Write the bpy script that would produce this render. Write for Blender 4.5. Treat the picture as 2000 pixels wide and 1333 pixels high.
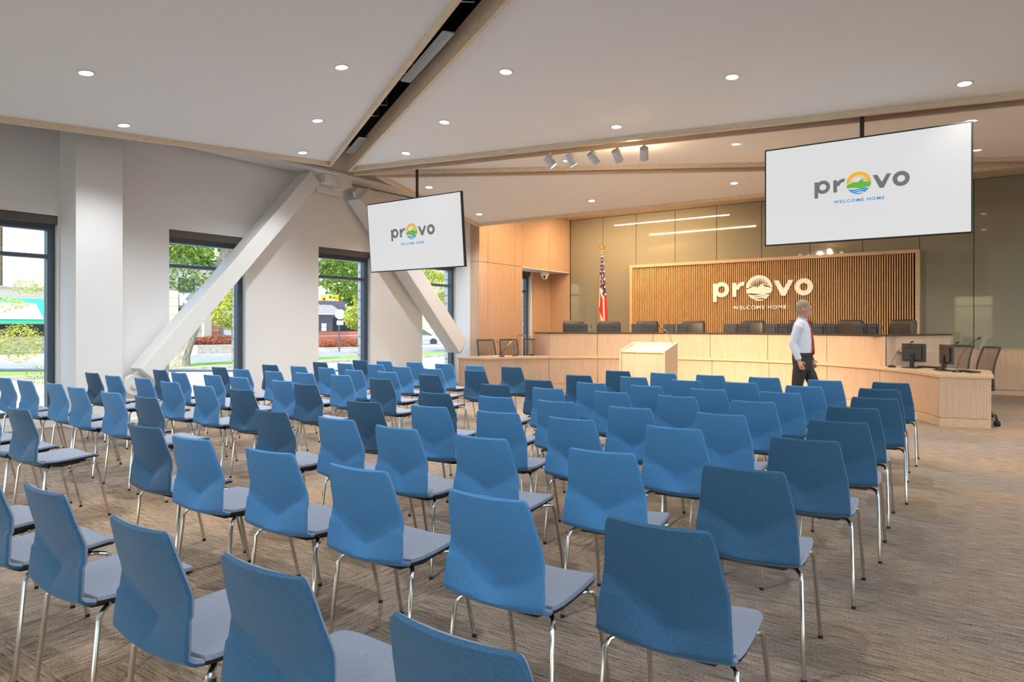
import bpy, bmesh, math, random
from mathutils import Vector, Matrix
random.seed(7)
R = math.radians
PI = math.pi
for o in list(bpy.data.objects):
    bpy.data.objects.remove(o)
SC = bpy.context.scene
C = SC.collection

# ------------------------------------------------------------------ camera
cam_d = bpy.data.cameras.new('camera')
cam = bpy.data.objects.new('camera', cam_d)
C.objects.link(cam)
cam.location = (0, 0, 1.44)
cam.rotation_euler = (R(90), 0, R(35.3))
cam_d.sensor_width = 36
cam_d.lens = 23.994
cam_d.shift_y = -0.015
cam_d.clip_end = 400
SC.camera = cam

# ------------------------------------------------------------------ look
SC.view_settings.view_transform = 'Standard'
SC.view_settings.look = 'None'
SC.view_settings.gamma = 1
SC.view_settings.use_curve_mapping = False
SC.view_settings.exposure = 0.22
SC.cycles.use_denoising = True
SC.cycles.max_bounces = 8
SC.cycles.diffuse_bounces = 5
SC.cycles.glossy_bounces = 3
SC.cycles.transmission_bounces = 4
SC.cycles.transparent_max_bounces = 8
SC.cycles.caustics_reflective = False
SC.cycles.caustics_refractive = False
SC.cycles.sample_clamp_indirect = 6

# ------------------------------------------------------------------ sky and sun
W = bpy.data.worlds.new('sky')
SC.world = W
W.use_nodes = True
nt = W.node_tree
nt.nodes.clear()
sky = nt.nodes.new('ShaderNodeTexSky')
sky.sky_type = 'NISHITA'
sky.sun_disc = False
sky.sun_elevation = R(48)
sky.sun_rotation = R(160)
sky.air_density = 1.2
sky.dust_density = 2.5
bg = nt.nodes.new('ShaderNodeBackground')
bg.inputs['Strength'].default_value = SKY_STRENGTH = .62
wo = nt.nodes.new('ShaderNodeOutputWorld')
nt.links.new(sky.outputs[0], bg.inputs[0])
nt.links.new(bg.outputs[0], wo.inputs[0])

sun_d = bpy.data.lights.new('sun', 'SUN')
sun_d.energy = 6.0
sun_d.color = (1, .97, .92)
sun_d.angle = R(0.6)
sun = bpy.data.objects.new('sun', sun_d)
C.objects.link(sun)
# from behind the rear wall, high up, down the street
sun.rotation_euler = Vector((-0.20, 0.58, -0.79)).to_track_quat('-Z', 'Y').to_euler()

LIGHTS = []
def add_light(name, kind, loc, energy, col=(1, 1, 1), size=.2, aim=None, spot=None, size_y=None, blend=.6):
    d = bpy.data.lights.new(name, kind)
    d.energy = energy
    d.color = col
    if kind == 'AREA':
        d.size = size
        if size_y:
            d.shape = 'RECTANGLE'; d.size_y = size_y
        else:
            d.shape = 'DISK'
    elif kind in ('SPOT', 'POINT'):
        d.shadow_soft_size = size
    if spot:
        d.spot_size = R(spot); d.spot_blend = blend
    o = bpy.data.objects.new(name, d)
    C.objects.link(o)
    o.location = loc
    if aim is not None:
        o.rotation_euler = (Vector(aim) - Vector(loc)).to_track_quat('-Z', 'Y').to_euler()
    return o

# energies gathered here so that they are easy to tune
DOWN_W = 200        # each recessed downlight
TRACK_W = 700      # each track spot
STRIP_W = 150      # each linear light in the timber soffit
DOWN_COL = (.93, .97, 1)
WARM = (1, .66, .36)

# ------------------------------------------------------------------ materials
def mat(name, col=(.8, .8, .8), rough=.6, metal=0, spec=.5, emit=None, estr=1, sheen=0, coat=0):
    m = bpy.data.materials.new(name)
    m.use_nodes = True
    b = m.node_tree.nodes['Principled BSDF']
    b.inputs['Base Color'].default_value = (*col, 1)
    b.inputs['Roughness'].default_value = rough
    b.inputs['Metallic'].default_value = metal
    b.inputs['Specular IOR Level'].default_value = spec
    b.inputs['Sheen Weight'].default_value = sheen
    b.inputs['Coat Weight'].default_value = coat
    if emit:
        b.inputs['Emission Color'].default_value = (*emit, 1)
        b.inputs['Emission Strength'].default_value = estr
    return m

def P(m):
    return m.node_tree.nodes['Principled BSDF']

def ramp_noise(m, c1, c2, scale=(1, 1, 1), nscale=5, detail=4, lo=.35, hi=.65, coord='Object', bump=0, rough=None, wave=None):
    """noise between two colours, stretched by scale"""
    t = m.node_tree; N = t.nodes; L = t.links
    tc = N.new('ShaderNodeTexCoord'); mp = N.new('ShaderNodeMapping')
    mp.inputs['Scale'].default_value = scale
    L.new(tc.outputs[coord], mp.inputs[0])
    nz = N.new('ShaderNodeTexNoise')
    nz.inputs['Scale'].default_value = nscale
    nz.inputs['Detail'].default_value = detail
    L.new(mp.outputs[0], nz.inputs[0])
    rp = N.new('ShaderNodeValToRGB')
    rp.color_ramp.elements[0].position = lo; rp.color_ramp.elements[0].color = (*c1, 1)
    rp.color_ramp.elements[1].position = hi; rp.color_ramp.elements[1].color = (*c2, 1)
    L.new(nz.outputs[0], rp.inputs[0])
    L.new(rp.outputs[0], P(m).inputs['Base Color'])
    if bump:
        b = N.new('ShaderNodeBump'); b.inputs['Strength'].default_value = bump
        b.inputs['Distance'].default_value = .01
        L.new(nz.outputs[0], b.inputs['Height'])
        L.new(b.outputs[0], P(m).inputs['Normal'])
    return m

def wood(name, c1, c2, scale=(30, 30, 1), rough=.42, nscale=2.2):
    return ramp_noise(mat(name, rough=rough, spec=.35), c1, c2, scale=scale, nscale=nscale, detail=5, lo=.3, hi=.7)

def brickmat(name, c1, c2, mortar, sc=4.2, rot=(0, 0, 0), bw=.9, rh=.3):
    m = mat(name, rough=.85, spec=.2)
    t = m.node_tree; N = t.nodes; L = t.links
    tc = N.new('ShaderNodeTexCoord'); mp = N.new('ShaderNodeMapping')
    mp.inputs['Rotation'].default_value = rot
    L.new(tc.outputs['Object'], mp.inputs[0])
    bt = N.new('ShaderNodeTexBrick')
    bt.inputs['Color1'].default_value = (*c1, 1); bt.inputs['Color2'].default_value = (*c2, 1)
    bt.inputs['Mortar'].default_value = (*mortar, 1)
    bt.inputs['Scale'].default_value = sc
    bt.inputs['Brick Width'].default_value = bw; bt.inputs['Row Height'].default_value = rh
    bt.inputs['Mortar Size'].default_value = .025
    L.new(mp.outputs[0], bt.inputs[0])
    L.new(bt.outputs[0], P(m).inputs['Base Color'])
    return m

M = {}
M['white_wall'] = mat('painted wall', (.78, .77, .775), .75, spec=.25)
M['ceiling'] = mat('painted ceiling', (.86, .885, .895), .85, spec=.15)
M['steel'] = mat('white painted steel', (.76, .76, .75), .45)
M['plenum'] = mat('black plenum', (.006, .006, .007), .95, spec=.1)
M['oak'] = wood('oak veneer', (.50, .335, .225), (.62, .43, .305))
M['oak_x'] = wood('oak veneer along x', (.66, .53, .39), (.78, .65, .50), scale=(1, 14, 14))
M['oak_top'] = wood('oak counter top', (.54, .37, .23), (.66, .47, .31), scale=(2, 20, 20), rough=.3)
M['slat'] = wood('oak slats', (.60, .36, .16), (.74, .47, .24))
M['slat_back'] = mat('dark brown backing', (.030, .014, .007), .9)
M['dark_top'] = mat('dark brown stone top', (.05, .037, .03), .3)
M['frame'] = mat('dark bronze window frame', (.06, .08, .115), .4, metal=.2)
M['shade'] = mat('roller shade cassette', (.10, .085, .075), .6)
M['black'] = mat('black plastic', (.012, .012, .013), .45)
M['blackish'] = mat('dark grey plastic', (.035, .036, .04), .4)
M['leather'] = mat('dark brown leather', (.04, .03, .024), .38)
M['mesh'] = mat('grey woven mesh', (.12, .10, .09), .6)
M['chrome'] = mat('chrome tube', (.66, .65, .63), .16, metal=1)
M['brushed'] = mat('brushed steel', (.6, .58, .55), .3, metal=1)
M['screen'] = mat('lit screen', (.02, .02, .02), .3, emit=(.60, .60, .61), estr=1.0)
M['bezel'] = mat('black bezel', (.015, .015, .017), .3)
M['logo_grey'] = mat('lit grey letters', (0, 0, 0), .5, emit=(.132, .132, .132))
M['logo_yellow'] = mat('lit amber sun', (0, 0, 0), .5, emit=(.71, .38, .02))
M['logo_green'] = mat('lit green hills', (0, 0, 0), .5, emit=(.12, .38, .04))
M['logo_blue'] = mat('lit blue water', (0, 0, 0), .5, emit=(.01, .22, .52))
M['logo_white'] = mat('lit white detail', (0, 0, 0), .5, emit=(.8, .79, .76))
M['white_sign'] = mat('white sign letters', (.9, .89, .86), .4)
M['lamp'] = mat('lamp lens', (.9, .9, .9), .5, emit=(1, .95, .86), estr=6)
M['strip'] = mat('linear lamp lens', (.9, .9, .9), .5, emit=(1, .86, .66), estr=9)
M['trim_ring'] = mat('white trim ring', (.7, .7, .68), .5)
M['alu'] = mat('aluminium grille', (.55, .56, .56), .35, metal=.7)
M['track_grey'] = mat('grey painted spotlight', (.60, .64, .68), .4, metal=.2)
M['glassback'] = mat('back-painted grey glass', (.27, .26, .20), .035, spec=.62)
M['seam'] = mat('dark seam', (.02, .02, .018), .5)
M['rubber'] = mat('black rubber', (.01, .01, .01), .8)

# pane glass: clear, slightly tinted, thin
g = mat('window glass', (.95, .98, 1), .0)
t_ = g.node_tree; t_.nodes.clear()
o_ = t_.nodes.new('ShaderNodeOutputMaterial'); mx = t_.nodes.new('ShaderNodeMixShader')
tr = t_.nodes.new('ShaderNodeBsdfTransparent'); gl = t_.nodes.new('ShaderNodeBsdfGlossy')
fr = t_.nodes.new('ShaderNodeFresnel'); fr.inputs[0].default_value = 1.45
gl.inputs['Roughness'].default_value = .0
tr.inputs[0].default_value = (.86, .90, .91, 1)
ge = t_.nodes.new('ShaderNodeNewGeometry'); iv = t_.nodes.new('ShaderNodeMath'); iv.operation = 'SUBTRACT'; iv.inputs[0].default_value = 1
ml = t_.nodes.new('ShaderNodeMath'); ml.operation = 'MULTIPLY'
t_.links.new(ge.outputs['Backfacing'], iv.inputs[1]); t_.links.new(fr.outputs[0], ml.inputs[0]); t_.links.new(iv.outputs[0], ml.inputs[1])
t_.links.new(ml.outputs[0], mx.inputs[0]); t_.links.new(tr.outputs[0], mx.inputs[1]); t_.links.new(gl.outputs[0], mx.inputs[2])
t_.links.new(mx.outputs[0], o_.inputs[0])
M['glass'] = g

# woven chair fabrics
def fabric(name, c1, c2, sheen=.25):
    m = mat(name, c1, .85, spec=.25, sheen=sheen)
    ramp_noise(m, c1, c2, scale=(1, 1, 1), nscale=420, detail=2, lo=.35, hi=.65, bump=.25)
    P(m).inputs['Sheen Roughness'].default_value = .4
    return m
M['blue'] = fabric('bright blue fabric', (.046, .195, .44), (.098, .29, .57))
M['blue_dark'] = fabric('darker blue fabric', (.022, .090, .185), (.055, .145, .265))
M['seat_fabric'] = fabric('grey blue seat fabric', (.21, .24, .31), (.33, .37, .46), .35)

# carpet: modular tiles with streaks, most running across the room and some turned
def carpet():
    m = mat('streaked carpet', rough=.95, spec=.1)
    t = m.node_tree; N = t.nodes; L = t.links
    tc = N.new('ShaderNodeTexCoord')
    def streak(scale, ns):
        mp = N.new('ShaderNodeMapping'); mp.inputs['Scale'].default_value = scale
        L.new(tc.outputs['Object'], mp.inputs[0])
        n = N.new('ShaderNodeTexNoise'); n.inputs['Scale'].default_value = ns
        n.inputs['Detail'].default_value = 6; n.inputs['Roughness'].default_value = .7
        L.new(mp.outputs[0], n.inputs[0]); return n
    a = streak((3.6, 52, 1), 1.7); b = streak((52, 3.6, 1), 1.7)
    # tiles: random choice
    mp = N.new('ShaderNodeMapping'); mp.inputs['Scale'].default_value = (1 / .61, 1 / .61, 1)
    L.new(tc.outputs['Object'], mp.inputs[0])
    vm = N.new('ShaderNodeVectorMath'); vm.operation = 'FLOOR'; L.new(mp.outputs[0], vm.inputs[0])
    wn = N.new('ShaderNodeTexWhiteNoise'); wn.noise_dimensions = '2D'; L.new(vm.outputs[0], wn.inputs[0])
    # turned tiles appear mostly towards the window side
    sx = N.new('ShaderNodeSeparateXYZ'); L.new(tc.outputs['Object'], sx.inputs[0])
    mr = N.new('ShaderNodeMapRange'); mr.inputs[1].default_value = -2.5; mr.inputs[2].default_value = -1.0
    mr.inputs[3].default_value = .42; mr.inputs[4].default_value = 0
    L.new(sx.outputs[0], mr.inputs[0])
    lt = N.new('ShaderNodeMath'); lt.operation = 'LESS_THAN'
    L.new(wn.outputs[0], lt.inputs[0]); L.new(mr.outputs[0], lt.inputs[1])
    mix = N.new('ShaderNodeMix'); mix.data_type = 'FLOAT'
    L.new(lt.outputs[0], mix.inputs[0]); L.new(a.outputs[0], mix.inputs[2]); L.new(b.outputs[0], mix.inputs[3])
    fine = N.new('ShaderNodeTexNoise'); fine.inputs['Scale'].default_value = 110; fine.inputs['Detail'].default_value = 2
    L.new(tc.outputs['Object'], fine.inputs[0])
    m2 = N.new('ShaderNodeMath'); m2.operation = 'MULTIPLY_ADD'; m2.inputs[1].default_value = .42
    L.new(fine.outputs[0], m2.inputs[0]); L.new(mix.outputs[0], m2.inputs[2])
    rp = N.new('ShaderNodeValToRGB'); e = rp.color_ramp.elements
    e[0].position = .50; e[0].color = (.070, .054, .042, 1)
    e[1].position = .88; e[1].color = (.54, .40, .285, 1)
    x = rp.color_ramp.elements.new(.68); x.color = (.31, .225, .158, 1)
    L.new(m2.outputs[0], rp.inputs[0])
    big = N.new('ShaderNodeTexNoise'); big.inputs['Scale'].default_value = .55; big.inputs['Detail'].default_value = 3
    L.new(tc.outputs['Object'], big.inputs[0])
    hue = N.new('ShaderNodeMix'); hue.data_type = 'RGBA'; hue.blend_type = 'MULTIPLY'
    hue.inputs[0].default_value = 1
    r2 = N.new('ShaderNodeValToRGB'); r2.color_ramp.elements[0].position = .42; r2.color_ramp.elements[1].position = .62
    r2.color_ramp.elements[0].color = (.80, .86, .95, 1); r2.color_ramp.elements[1].color = (1, .95, .88, 1)
    L.new(big.outputs[0], r2.inputs[0])
    L.new(rp.outputs[0], hue.inputs[6]); L.new(r2.outputs[0], hue.inputs[7])
    L.new(hue.outputs[2], P(m).inputs['Base Color'])
    bp = N.new('ShaderNodeBump'); bp.inputs['Strength'].default_value = .5; bp.inputs['Distance'].default_value = .006
    L.new(m2.outputs[0], bp.inputs['Height']); L.new(bp.outputs[0], P(m).inputs['Normal'])
    return m
M['carpet'] = carpet()

# ------------------------------------------------------------------ mesh helpers
class MB:
    """collects shapes and links them as one mesh object"""
    def __init__(s):
        s.v = []; s.f = []; s.m = []; s.mi = 0
    def add(s, vs, fs):
        n = len(s.v)
        s.v += [tuple(v) for v in vs]
        s.f += [tuple(i + n for i in f) for f in fs]
        s.m += [s.mi] * len(fs)
        return s
    def box(s, a, b, rot=0, piv=None):
        x0, y0, z0 = a; x1, y1, z1 = b
        vs = [(x, y, z) for z in (z0, z1) for y in (y0, y1) for x in (x0, x1)]
        if rot:
            px, py = piv if piv else ((x0 + x1) / 2, (y0 + y1) / 2)
            c, q = math.cos(rot), math.sin(rot)
            vs = [(px + (x - px) * c - (y - py) * q, py + (x - px) * q + (y - py) * c, z) for x, y, z in vs]
        return s.add(vs, [(0, 2, 3, 1), (4, 5, 7, 6), (0, 1, 5, 4), (2, 6, 7, 3), (0, 4, 6, 2), (1, 3, 7, 5)])
    def prism(s, poly, z0, z1):
        n = len(poly)
        f0 = z0 if callable(z0) else (lambda x, y: z0)
        f1 = z1 if callable(z1) else (lambda x, y: z1)
        vs = [(x, y, f0(x, y)) for x, y in poly] + [(x, y, f1(x, y)) for x, y in poly]
        return s.add(vs, [tuple(range(n))[::-1], tuple(range(n, 2 * n))] + [(i, (i + 1) % n, n + (i + 1) % n, n + i) for i in range(n)])
    def extr(s, poly, d):
        """closed 3-D polygon extruded by vector d"""
        n = len(poly); d = Vector(d)
        vs = [Vector(p) for p in poly] + [Vector(p) + d for p in poly]
        return s.add(vs, [tuple(range(n))[::-1], tuple(range(n, 2 * n))] + [(i, (i + 1) % n, n + (i + 1) % n, n + i) for i in range(n)])
    def tube(s, pts, r, seg=8, caps=True):
        pts = [Vector(p) for p in pts]
        n = len(pts); rs = r if isinstance(r, (list, tuple)) else [r] * n
        rings = []; up = None
        for i, p in enumerate(pts):
            d = (pts[min(i + 1, n - 1)] - pts[max(i - 1, 0)]).normalized()
            if up is None:
                up = Vector((0, 0, 1)) if abs(d.z) < .9 else Vector((1, 0, 0))
            a = d.cross(up).normalized(); b = a.cross(d).normalized(); up = b
            rr = rs[i] if isinstance(rs[i], (tuple, list)) else (rs[i], rs[i])
            rings.append([p + a * (rr[0] * math.cos(2 * PI * k / seg)) + b * (rr[1] * math.sin(2 * PI * k / seg)) for k in range(seg)])
        vs = [v for q in rings for v in q]
        fs = [(i * seg + k, i * seg + (k + 1) % seg, (i + 1) * seg + (k + 1) % seg, (i + 1) * seg + k) for i in range(n - 1) for k in range(seg)]
        if caps:
            fs += [tuple(range(seg))[::-1], tuple(range((n - 1) * seg, n * seg))]
        return s.add(vs, fs)
    def cyl(s, a, b, r, seg=16):
        return s.tube([a, b], r, seg)
    def ball(s, c, r, seg=12, rings=8, rot=None):
        rx, ry, rz = r if isinstance(r, (tuple, list)) else (r, r, r)
        vs = [Vector((0, 0, rz))]
        for i in range(1, rings):
            t = PI * i / rings
            for k in range(seg):
                a = 2 * PI * k / seg
                vs.append(Vector((rx * math.sin(t) * math.cos(a), ry * math.sin(t) * math.sin(a), rz * math.cos(t))))
        vs.append(Vector((0, 0, -rz)))
        if rot: vs = [rot @ v for v in vs]
        vs = [v + Vector(c) for v in vs]
        fs = [(0, 1 + k, 1 + (k + 1) % seg) for k in range(seg)]
        for i in range(rings - 2):
            for k in range(seg):
                a = 1 + i * seg + k; b = 1 + i * seg + (k + 1) % seg
                fs.append((a, a + seg, b + seg, b))
        l = len(vs) - 1; s0 = 1 + (rings - 2) * seg
        fs += [(l, s0 + (k + 1) % seg, s0 + k) for k in range(seg)]
        return s.add(vs, fs)
    def ringloft(s, rings, caps=True):
        seg = len(rings[0]); n = len(rings)
        vs = [v for q in rings for v in q]
        fs = [(i * seg + k, i * seg + (k + 1) % seg, (i + 1) * seg + (k + 1) % seg, (i + 1) * seg + k) for i in range(n - 1) for k in range(seg)]
        if caps: fs += [tuple(range(seg))[::-1], tuple(range((n - 1) * seg, n * seg))]
        return s.add(vs, fs)
    def xf(s, mtx, start=0):
        s.v = s.v[:start] + [tuple(mtx @ Vector(v)) for v in s.v[start:]]
        return s
    def build(s, name, mats, parent=None, smooth=False, bevel=0, bseg=2, off=None, seg_auto=30):
        me = bpy.data.meshes.new(name)
        o_ = Vector(off) if off is not None else (parent.location if (parent is not None and parent.parent is None) else (parent.location + parent.parent.location if parent is not None else Vector((0, 0, 0))))
        me.from_pydata([tuple(Vector(v) - o_) for v in s.v], [], s.f)
        ms = mats if isinstance(mats, (list, tuple)) else [mats]
        for m in ms: me.materials.append(m)
        for p, i in zip(me.polygons, s.m): p.material_index = i
        bm = bmesh.new(); bm.from_mesh(me)
        bmesh.ops.recalc_face_normals(bm, faces=bm.faces)
        bm.to_mesh(me); bm.free()
        if smooth:
            me.polygons.foreach_set('use_smooth', [True] * len(me.polygons))
            if smooth != 'all':
                me.set_sharp_from_angle(angle=R(seg_auto))
        o = bpy.data.objects.new(name, me)
        C.objects.link(o)
        if parent is not None: o.parent = parent
        if bevel:
            b = o.modifiers.new('bevel', 'BEVEL'); b.width = bevel; b.segments = bseg; b.limit_method = 'ANGLE'
            b.angle_limit = R(40)
        return o

def tag(o, label=None, cat=None, group=None, kind=None):
    if label: o['label'] = label
    if cat: o['category'] = cat
    if group: o['group'] = group
    if kind: o['kind'] = kind
    return o
def thing(name, label, cat, loc=(0, 0, 0), rz=0, group=None):
    o = bpy.data.objects.new(name, None); C.objects.link(o)
    o.empty_display_size = .1
    o.location = loc; o.rotation_euler = (0, 0, rz)
    return tag(o, label, cat, group)
def struct(o): return tag(o, kind='structure')
def copy_tree(o, parent=None):
    c = o.copy(); C.objects.link(c)
    if parent is not None: c.parent = parent
    for ch in list(o.children): copy_tree(ch, c)
    return c

# camera-free lettering: built-in font turned into mesh
def text_mb(txt, h, depth=.002, bold=0.0, space=1.0, align='LEFT'):
    cu = bpy.data.curves.new('t', 'FONT')
    cu.body = txt; cu.size = h / .7; cu.offset = bold; cu.space_character = space
    cu.align_x = align; cu.extrude = depth / 2; cu.resolution_u = 3
    to = bpy.data.objects.new('t', cu); C.objects.link(to)
    dg = bpy.context.evaluated_depsgraph_get()
    me = bpy.data.meshes.new_from_object(to.evaluated_get(dg))
    mb = MB(); mb.add([v.co for v in me.vertices], [tuple(p.vertices) for p in me.polygons])
    bpy.data.objects.remove(to); bpy.data.curves.remove(cu); bpy.data.meshes.remove(me)
    return mb

# ================================================================== THE ROOM
XL, YB, YR, XR = -10.95, 17.45, -6.5, 4.6     # window wall, glass wall, rear wall, right wall
ZT = 5.3
# floor
mb = MB(); mb.box((XL, YR, -.12), (XR, YB, 0))
struct(mb.build('floor', M['carpet']))

# window wall: openings every three metres
WIN = [(-6.17 + 3 * k, -4.783 + 3 * k) for k in range(7)]      # (near, far) sides
WIN[6] = (11.83, 13.09)
NICHE = (15.0, 16.42)
ZS, ZH = .17, 3.01
mb = MB(); mo = MB()
def pier(y0, y1, z0, z1):
    mb.box((-11.10, y0, z0), (XL, y1, z1)); mo.box((-11.36, y0, z0), (-11.10, y1, z1))
ops = [w for w in WIN[1:]] + [NICHE]
pier(YR - .2, YB, 0, ZS); pier(YR - .2, YB, ZH, ZT)
e = YR - .2
for a, b in ops:
    pier(e, a, ZS, ZH); e = b
pier(e, YB, ZS, ZH)
wall_left = struct(mb.build('wall_left', M['white_wall']))
M['pale_brick'] = brickmat('pale grey brick', (.66, .66, .62), (.74, .73, .69), (.42, .42, .40), sc=1.0, rot=(R(90), 0, 0), bw=.6, rh=.2)
# the outer leaf is set back a little more so that its bricks show beside each window
struct(mo.build('wall_left.001', M['pale_brick']))

def window(n, a, b, shade=True):
    f = MB()
    x0, x1 = -11.17, -11.05
    zb, zt = ZS, 2.90
    f.box((x0, a, zb), (x1, a + .055, zt)); f.box((x0, b - .095, zb), (x1, b, zt))
    f.box((x0, a + .055, zb), (x1, b - .095, zb + .07)); f.box((x0, a, 2.90), (x1, b, ZH)); f.box((x0, a + .055, 2.80), (x1, b - .095, 2.90))
    f.box((x0 + .01, a + .055, 2.40), (x1 - .01, b - .095, 2.46))
    o = struct(f.build('window_%d' % n, M['frame'], bevel=.006))
    p = MB(); p.box((-11.115, a + .05, zb + .06), (-11.105, b - .09, 2.41)); p.box((-11.115, a + .05, 2.45), (-11.105, b - .09, 2.81))
    p.build('pane', M['glass'], o)
    if shade:
        s = MB(); s.box((-11.05, a + .005, 2.885), (-10.955, b - .005, 3.005))
        s.build('shade_cassette', M['shade'], o, bevel=.006)
        t = MB(); t.box((-11.04, a + .02, 2.85), (-11.02, b - .02, 2.886))
        t.build('shade_hem_bar', M['frame'], o)
    return o
for i, (a, b) in enumerate(ops):
    window(i + 1, a, b, shade=True)

# columns boxed out from the window wall
for i, (a, b, xf) in enumerate(((4.243, 4.87, -10.44), (13.10, 13.75, -10.54))):
    m_ = MB(); m_.box((XL - .05, a, 0), (xf, b, ZT))
    o = m_.build('boxed_column', M['white_wall'], bevel=.004)
    tag(o, ['wide white boxed column between the first and second windows', 'white boxed column at the oak wall beside the far window'][i], 'column', 'boxed columns on the window wall')
m_ = MB(); m_.box((XL, YR, 0), (XL + .015, 14.0, .10))
struct(m_.build('baseboard_left', M['white_wall']))

# ---- oak lined wall in the far corner with its recess
XW = -10.25
yn = 14.95    # near side of the recess
def oakwall():
    g_ = MB(); z1 = 4.56
    g_.box((XW - .04, 13.10, 0), (XW, 13.44, 3.0)); g_.box((XW - .04, 13.45, 0), (XW, 14.60, 3.0)); g_.box((XW - .04, 14.61, 0), (XW, yn, 3.0))
    g_.box((-10.54, 13.10, 0), (XW - .041, 13.13, 3.0)); g_.box((-10.54, 13.10, 3.01), (XW - .041, 13.13, z1))
    for a, b in ((13.10, 13.44), (13.45, 14.60), (14.61, yn - .005), (yn + .005, 16.28), (16.29, YB)):
        g_.box((XW - .04, a, 3.01), (XW, b, z1))
    return g_
ow = struct(oakwall().build('wall_corner', M['oak'], bevel=.002))
bk = MB(); bk.box((XW - .06, 13.14, 0), (XW - .042, yn, z1 := 4.56)); bk.box((XW - .06, yn, 3.03), (XW - .042, YB, z1))
struct(bk.build('wall_corner_backing', M['seam']))
nc = MB()   # recess: back, near side, soffit
nc.box((XL, 16.48, 0), (XL + .03, YB, 3.0)); nc.box((XL + .03, YB - .03, 0), (XW - .001, YB, 2.98))
nc.box((XL, yn - .04, 0), (XW - .04, yn - .002, 3.0))
struct(nc.build('wall_recess', M['oak']))
ns = MB(); ns.box((XL, yn, 2.985), (XW - .001, YB, 3.005))
struct(ns.build('ceiling_recess', M['white_wall']))

# ---- glass clad back wall above an oak wainscot
bw = MB(); bw.box((XL, YB + .03, 0), (XR, YB + .3, ZT)); struct(bw.build('wall_back', M['seam']))
seams = [XW, -9.166, -8.135, -7.0, -5.877, -4.744, -3.62, -2.487, -1.36, -.37, .76, 1.89, 3.02, 4.15, XR]
for i in range(len(seams) - 1):
    q = MB(); q.box((seams[i] + .007, YB, .965), (seams[i + 1] - .007, YB + .02, 4.534))
    o = q.build('glass_wall_panel', M['glassback'])
    pos = ['leftmost, behind the flag, at the oak corner', 'second from the oak corner, right behind the flag', 'third from the oak corner', 'fourth from the oak corner', 'fifth from the oak corner, above the slatted sign',
           'sixth from the oak corner, above the slatted sign', 'seventh from the oak corner, just under the hanging screen', 'eighth from the oak corner, at the slatted sign end', 'first to the right of the slatted sign', 'second to the right of the slatted sign'] + ['beyond the right edge of the picture'] * 4
    tag(o, 'grey green back-painted glass panel, ' + pos[i], 'wall panel', 'glass panels cladding the back wall')
wb = MB()
for a, b in ((XW, -8.1), (-8.09, -5.0), (-4.99, -2.0), (-1.99, .95), (.96, 3.2), (3.21, XR)):
    wb.box((a, YB - .02, .11), (b, YB + .02, .94))
    wb.box((a, YB - .02, 0), (b, YB + .02, .10))
struct(wb.build('wall_back_wainscot', M['oak']))
wc = MB(); wc.box((XW, YB - .03, .945), (XR, YB + .02, .963)); struct(wc.build('trim_1', M['oak_top']))
wc = MB(); wc.box((XW - .001, YB - .012, .965), (XW + .02, YB + .0, 4.534)); struct(wc.build('trim_2', M['seam']))

# ---- rear and right walls (behind and beside the camera), with windows mostly added or enlarged for daylight
rw = MB()
ROPS = [(-10.7, -9.0), (-8.8, -7.1), (-6.9, -5.2), (-5.0, -3.3), (-1.75, -.05), (1.4, 4.3)]
RTOP = [4.3, 4.3, 4.3, 4.3, 3.0, 4.3]  # all but the low one made tall for more daylight on the ceiling
rw.box((XL, YR - .25, 0), (XR, YR, .2)); rw.box((XL, YR - .25, 4.3), (XR, YR, ZT)); rw.box((-1.75, YR - .25, 3.0), (-.05, YR, 4.3))
e = XL
for a, b in ROPS:
    rw.box((e, YR - .25, .2), (a, YR, 4.3)); e = b
rw.box((e, YR - .25, .2), (XR, YR, 4.3))
struct(rw.build('wall_rear', M['white_wall']))
for i, ((a, b), zt) in enumerate(zip(ROPS, RTOP)):
    f = MB()
    f.box((a, YR - .15, .2), (a + .07, YR - .05, zt)); f.box((b - .07, YR - .15, .2), (b, YR - .05, zt))
    f.box((a + .07, YR - .15, .2), (b - .07, YR - .05, .28)); f.box((a + .07, YR - .15, zt - .1), (b - .07, YR - .05, zt)); f.box((a + .07, YR - .15, 2.4), (b - .07, YR - .05, 2.46))
    o = struct(f.build('window_%d' % (20 + i), M['frame']))
    p = MB(); p.box((a + .06, YR - .105, .27), (b - .06, YR - .095, zt - .08)); p.build('pane', M['glass'], o)
rr = MB()
RW = [(-6.1 + 2.9 * k, -3.5 + 2.9 * k) for k in range(8)]  # unseen windows added to bring in sky light and bounce
rr.box((XR, YR, 0), (XR + .25, YB, .2)); rr.box((XR, YR, 4.4), (XR + .25, YB, ZT)); e = YR
for a, b in RW:
    rr.box((XR, e, .2), (XR + .25, a, 4.4)); e = b
rr.box((XR, e, .2), (XR + .25, YB, 4.4))
struct(rr.build('wall_right', M['white_wall']))
for i, (a, b) in enumerate(RW):
    f = MB()
    f.box((XR + .08, a, .2), (XR + .16, a + .07, 4.4)); f.box((XR + .08, b - .07, .2), (XR + .16, b, 4.4))
    f.box((XR + .08, a, .2), (XR + .16, b, .28)); f.box((XR + .08, a, 4.32), (XR + .16, b, 4.4)); f.box((XR + .08, a, 2.4), (XR + .16, b, 2.46))
    o = struct(f.build('window_%d' % (30 + i), M['frame']))
    p = MB(); p.box((XR + .115, a + .06, .27), (XR + .125, b - .06, 4.33)); p.build('pane', M['glass'], o)
rf = MB(); rf.box((XL - .66, YR - .25, ZT), (XR + .2, YB + .3, ZT + .35)); struct(rf.build('roof', M['plenum']))

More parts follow.
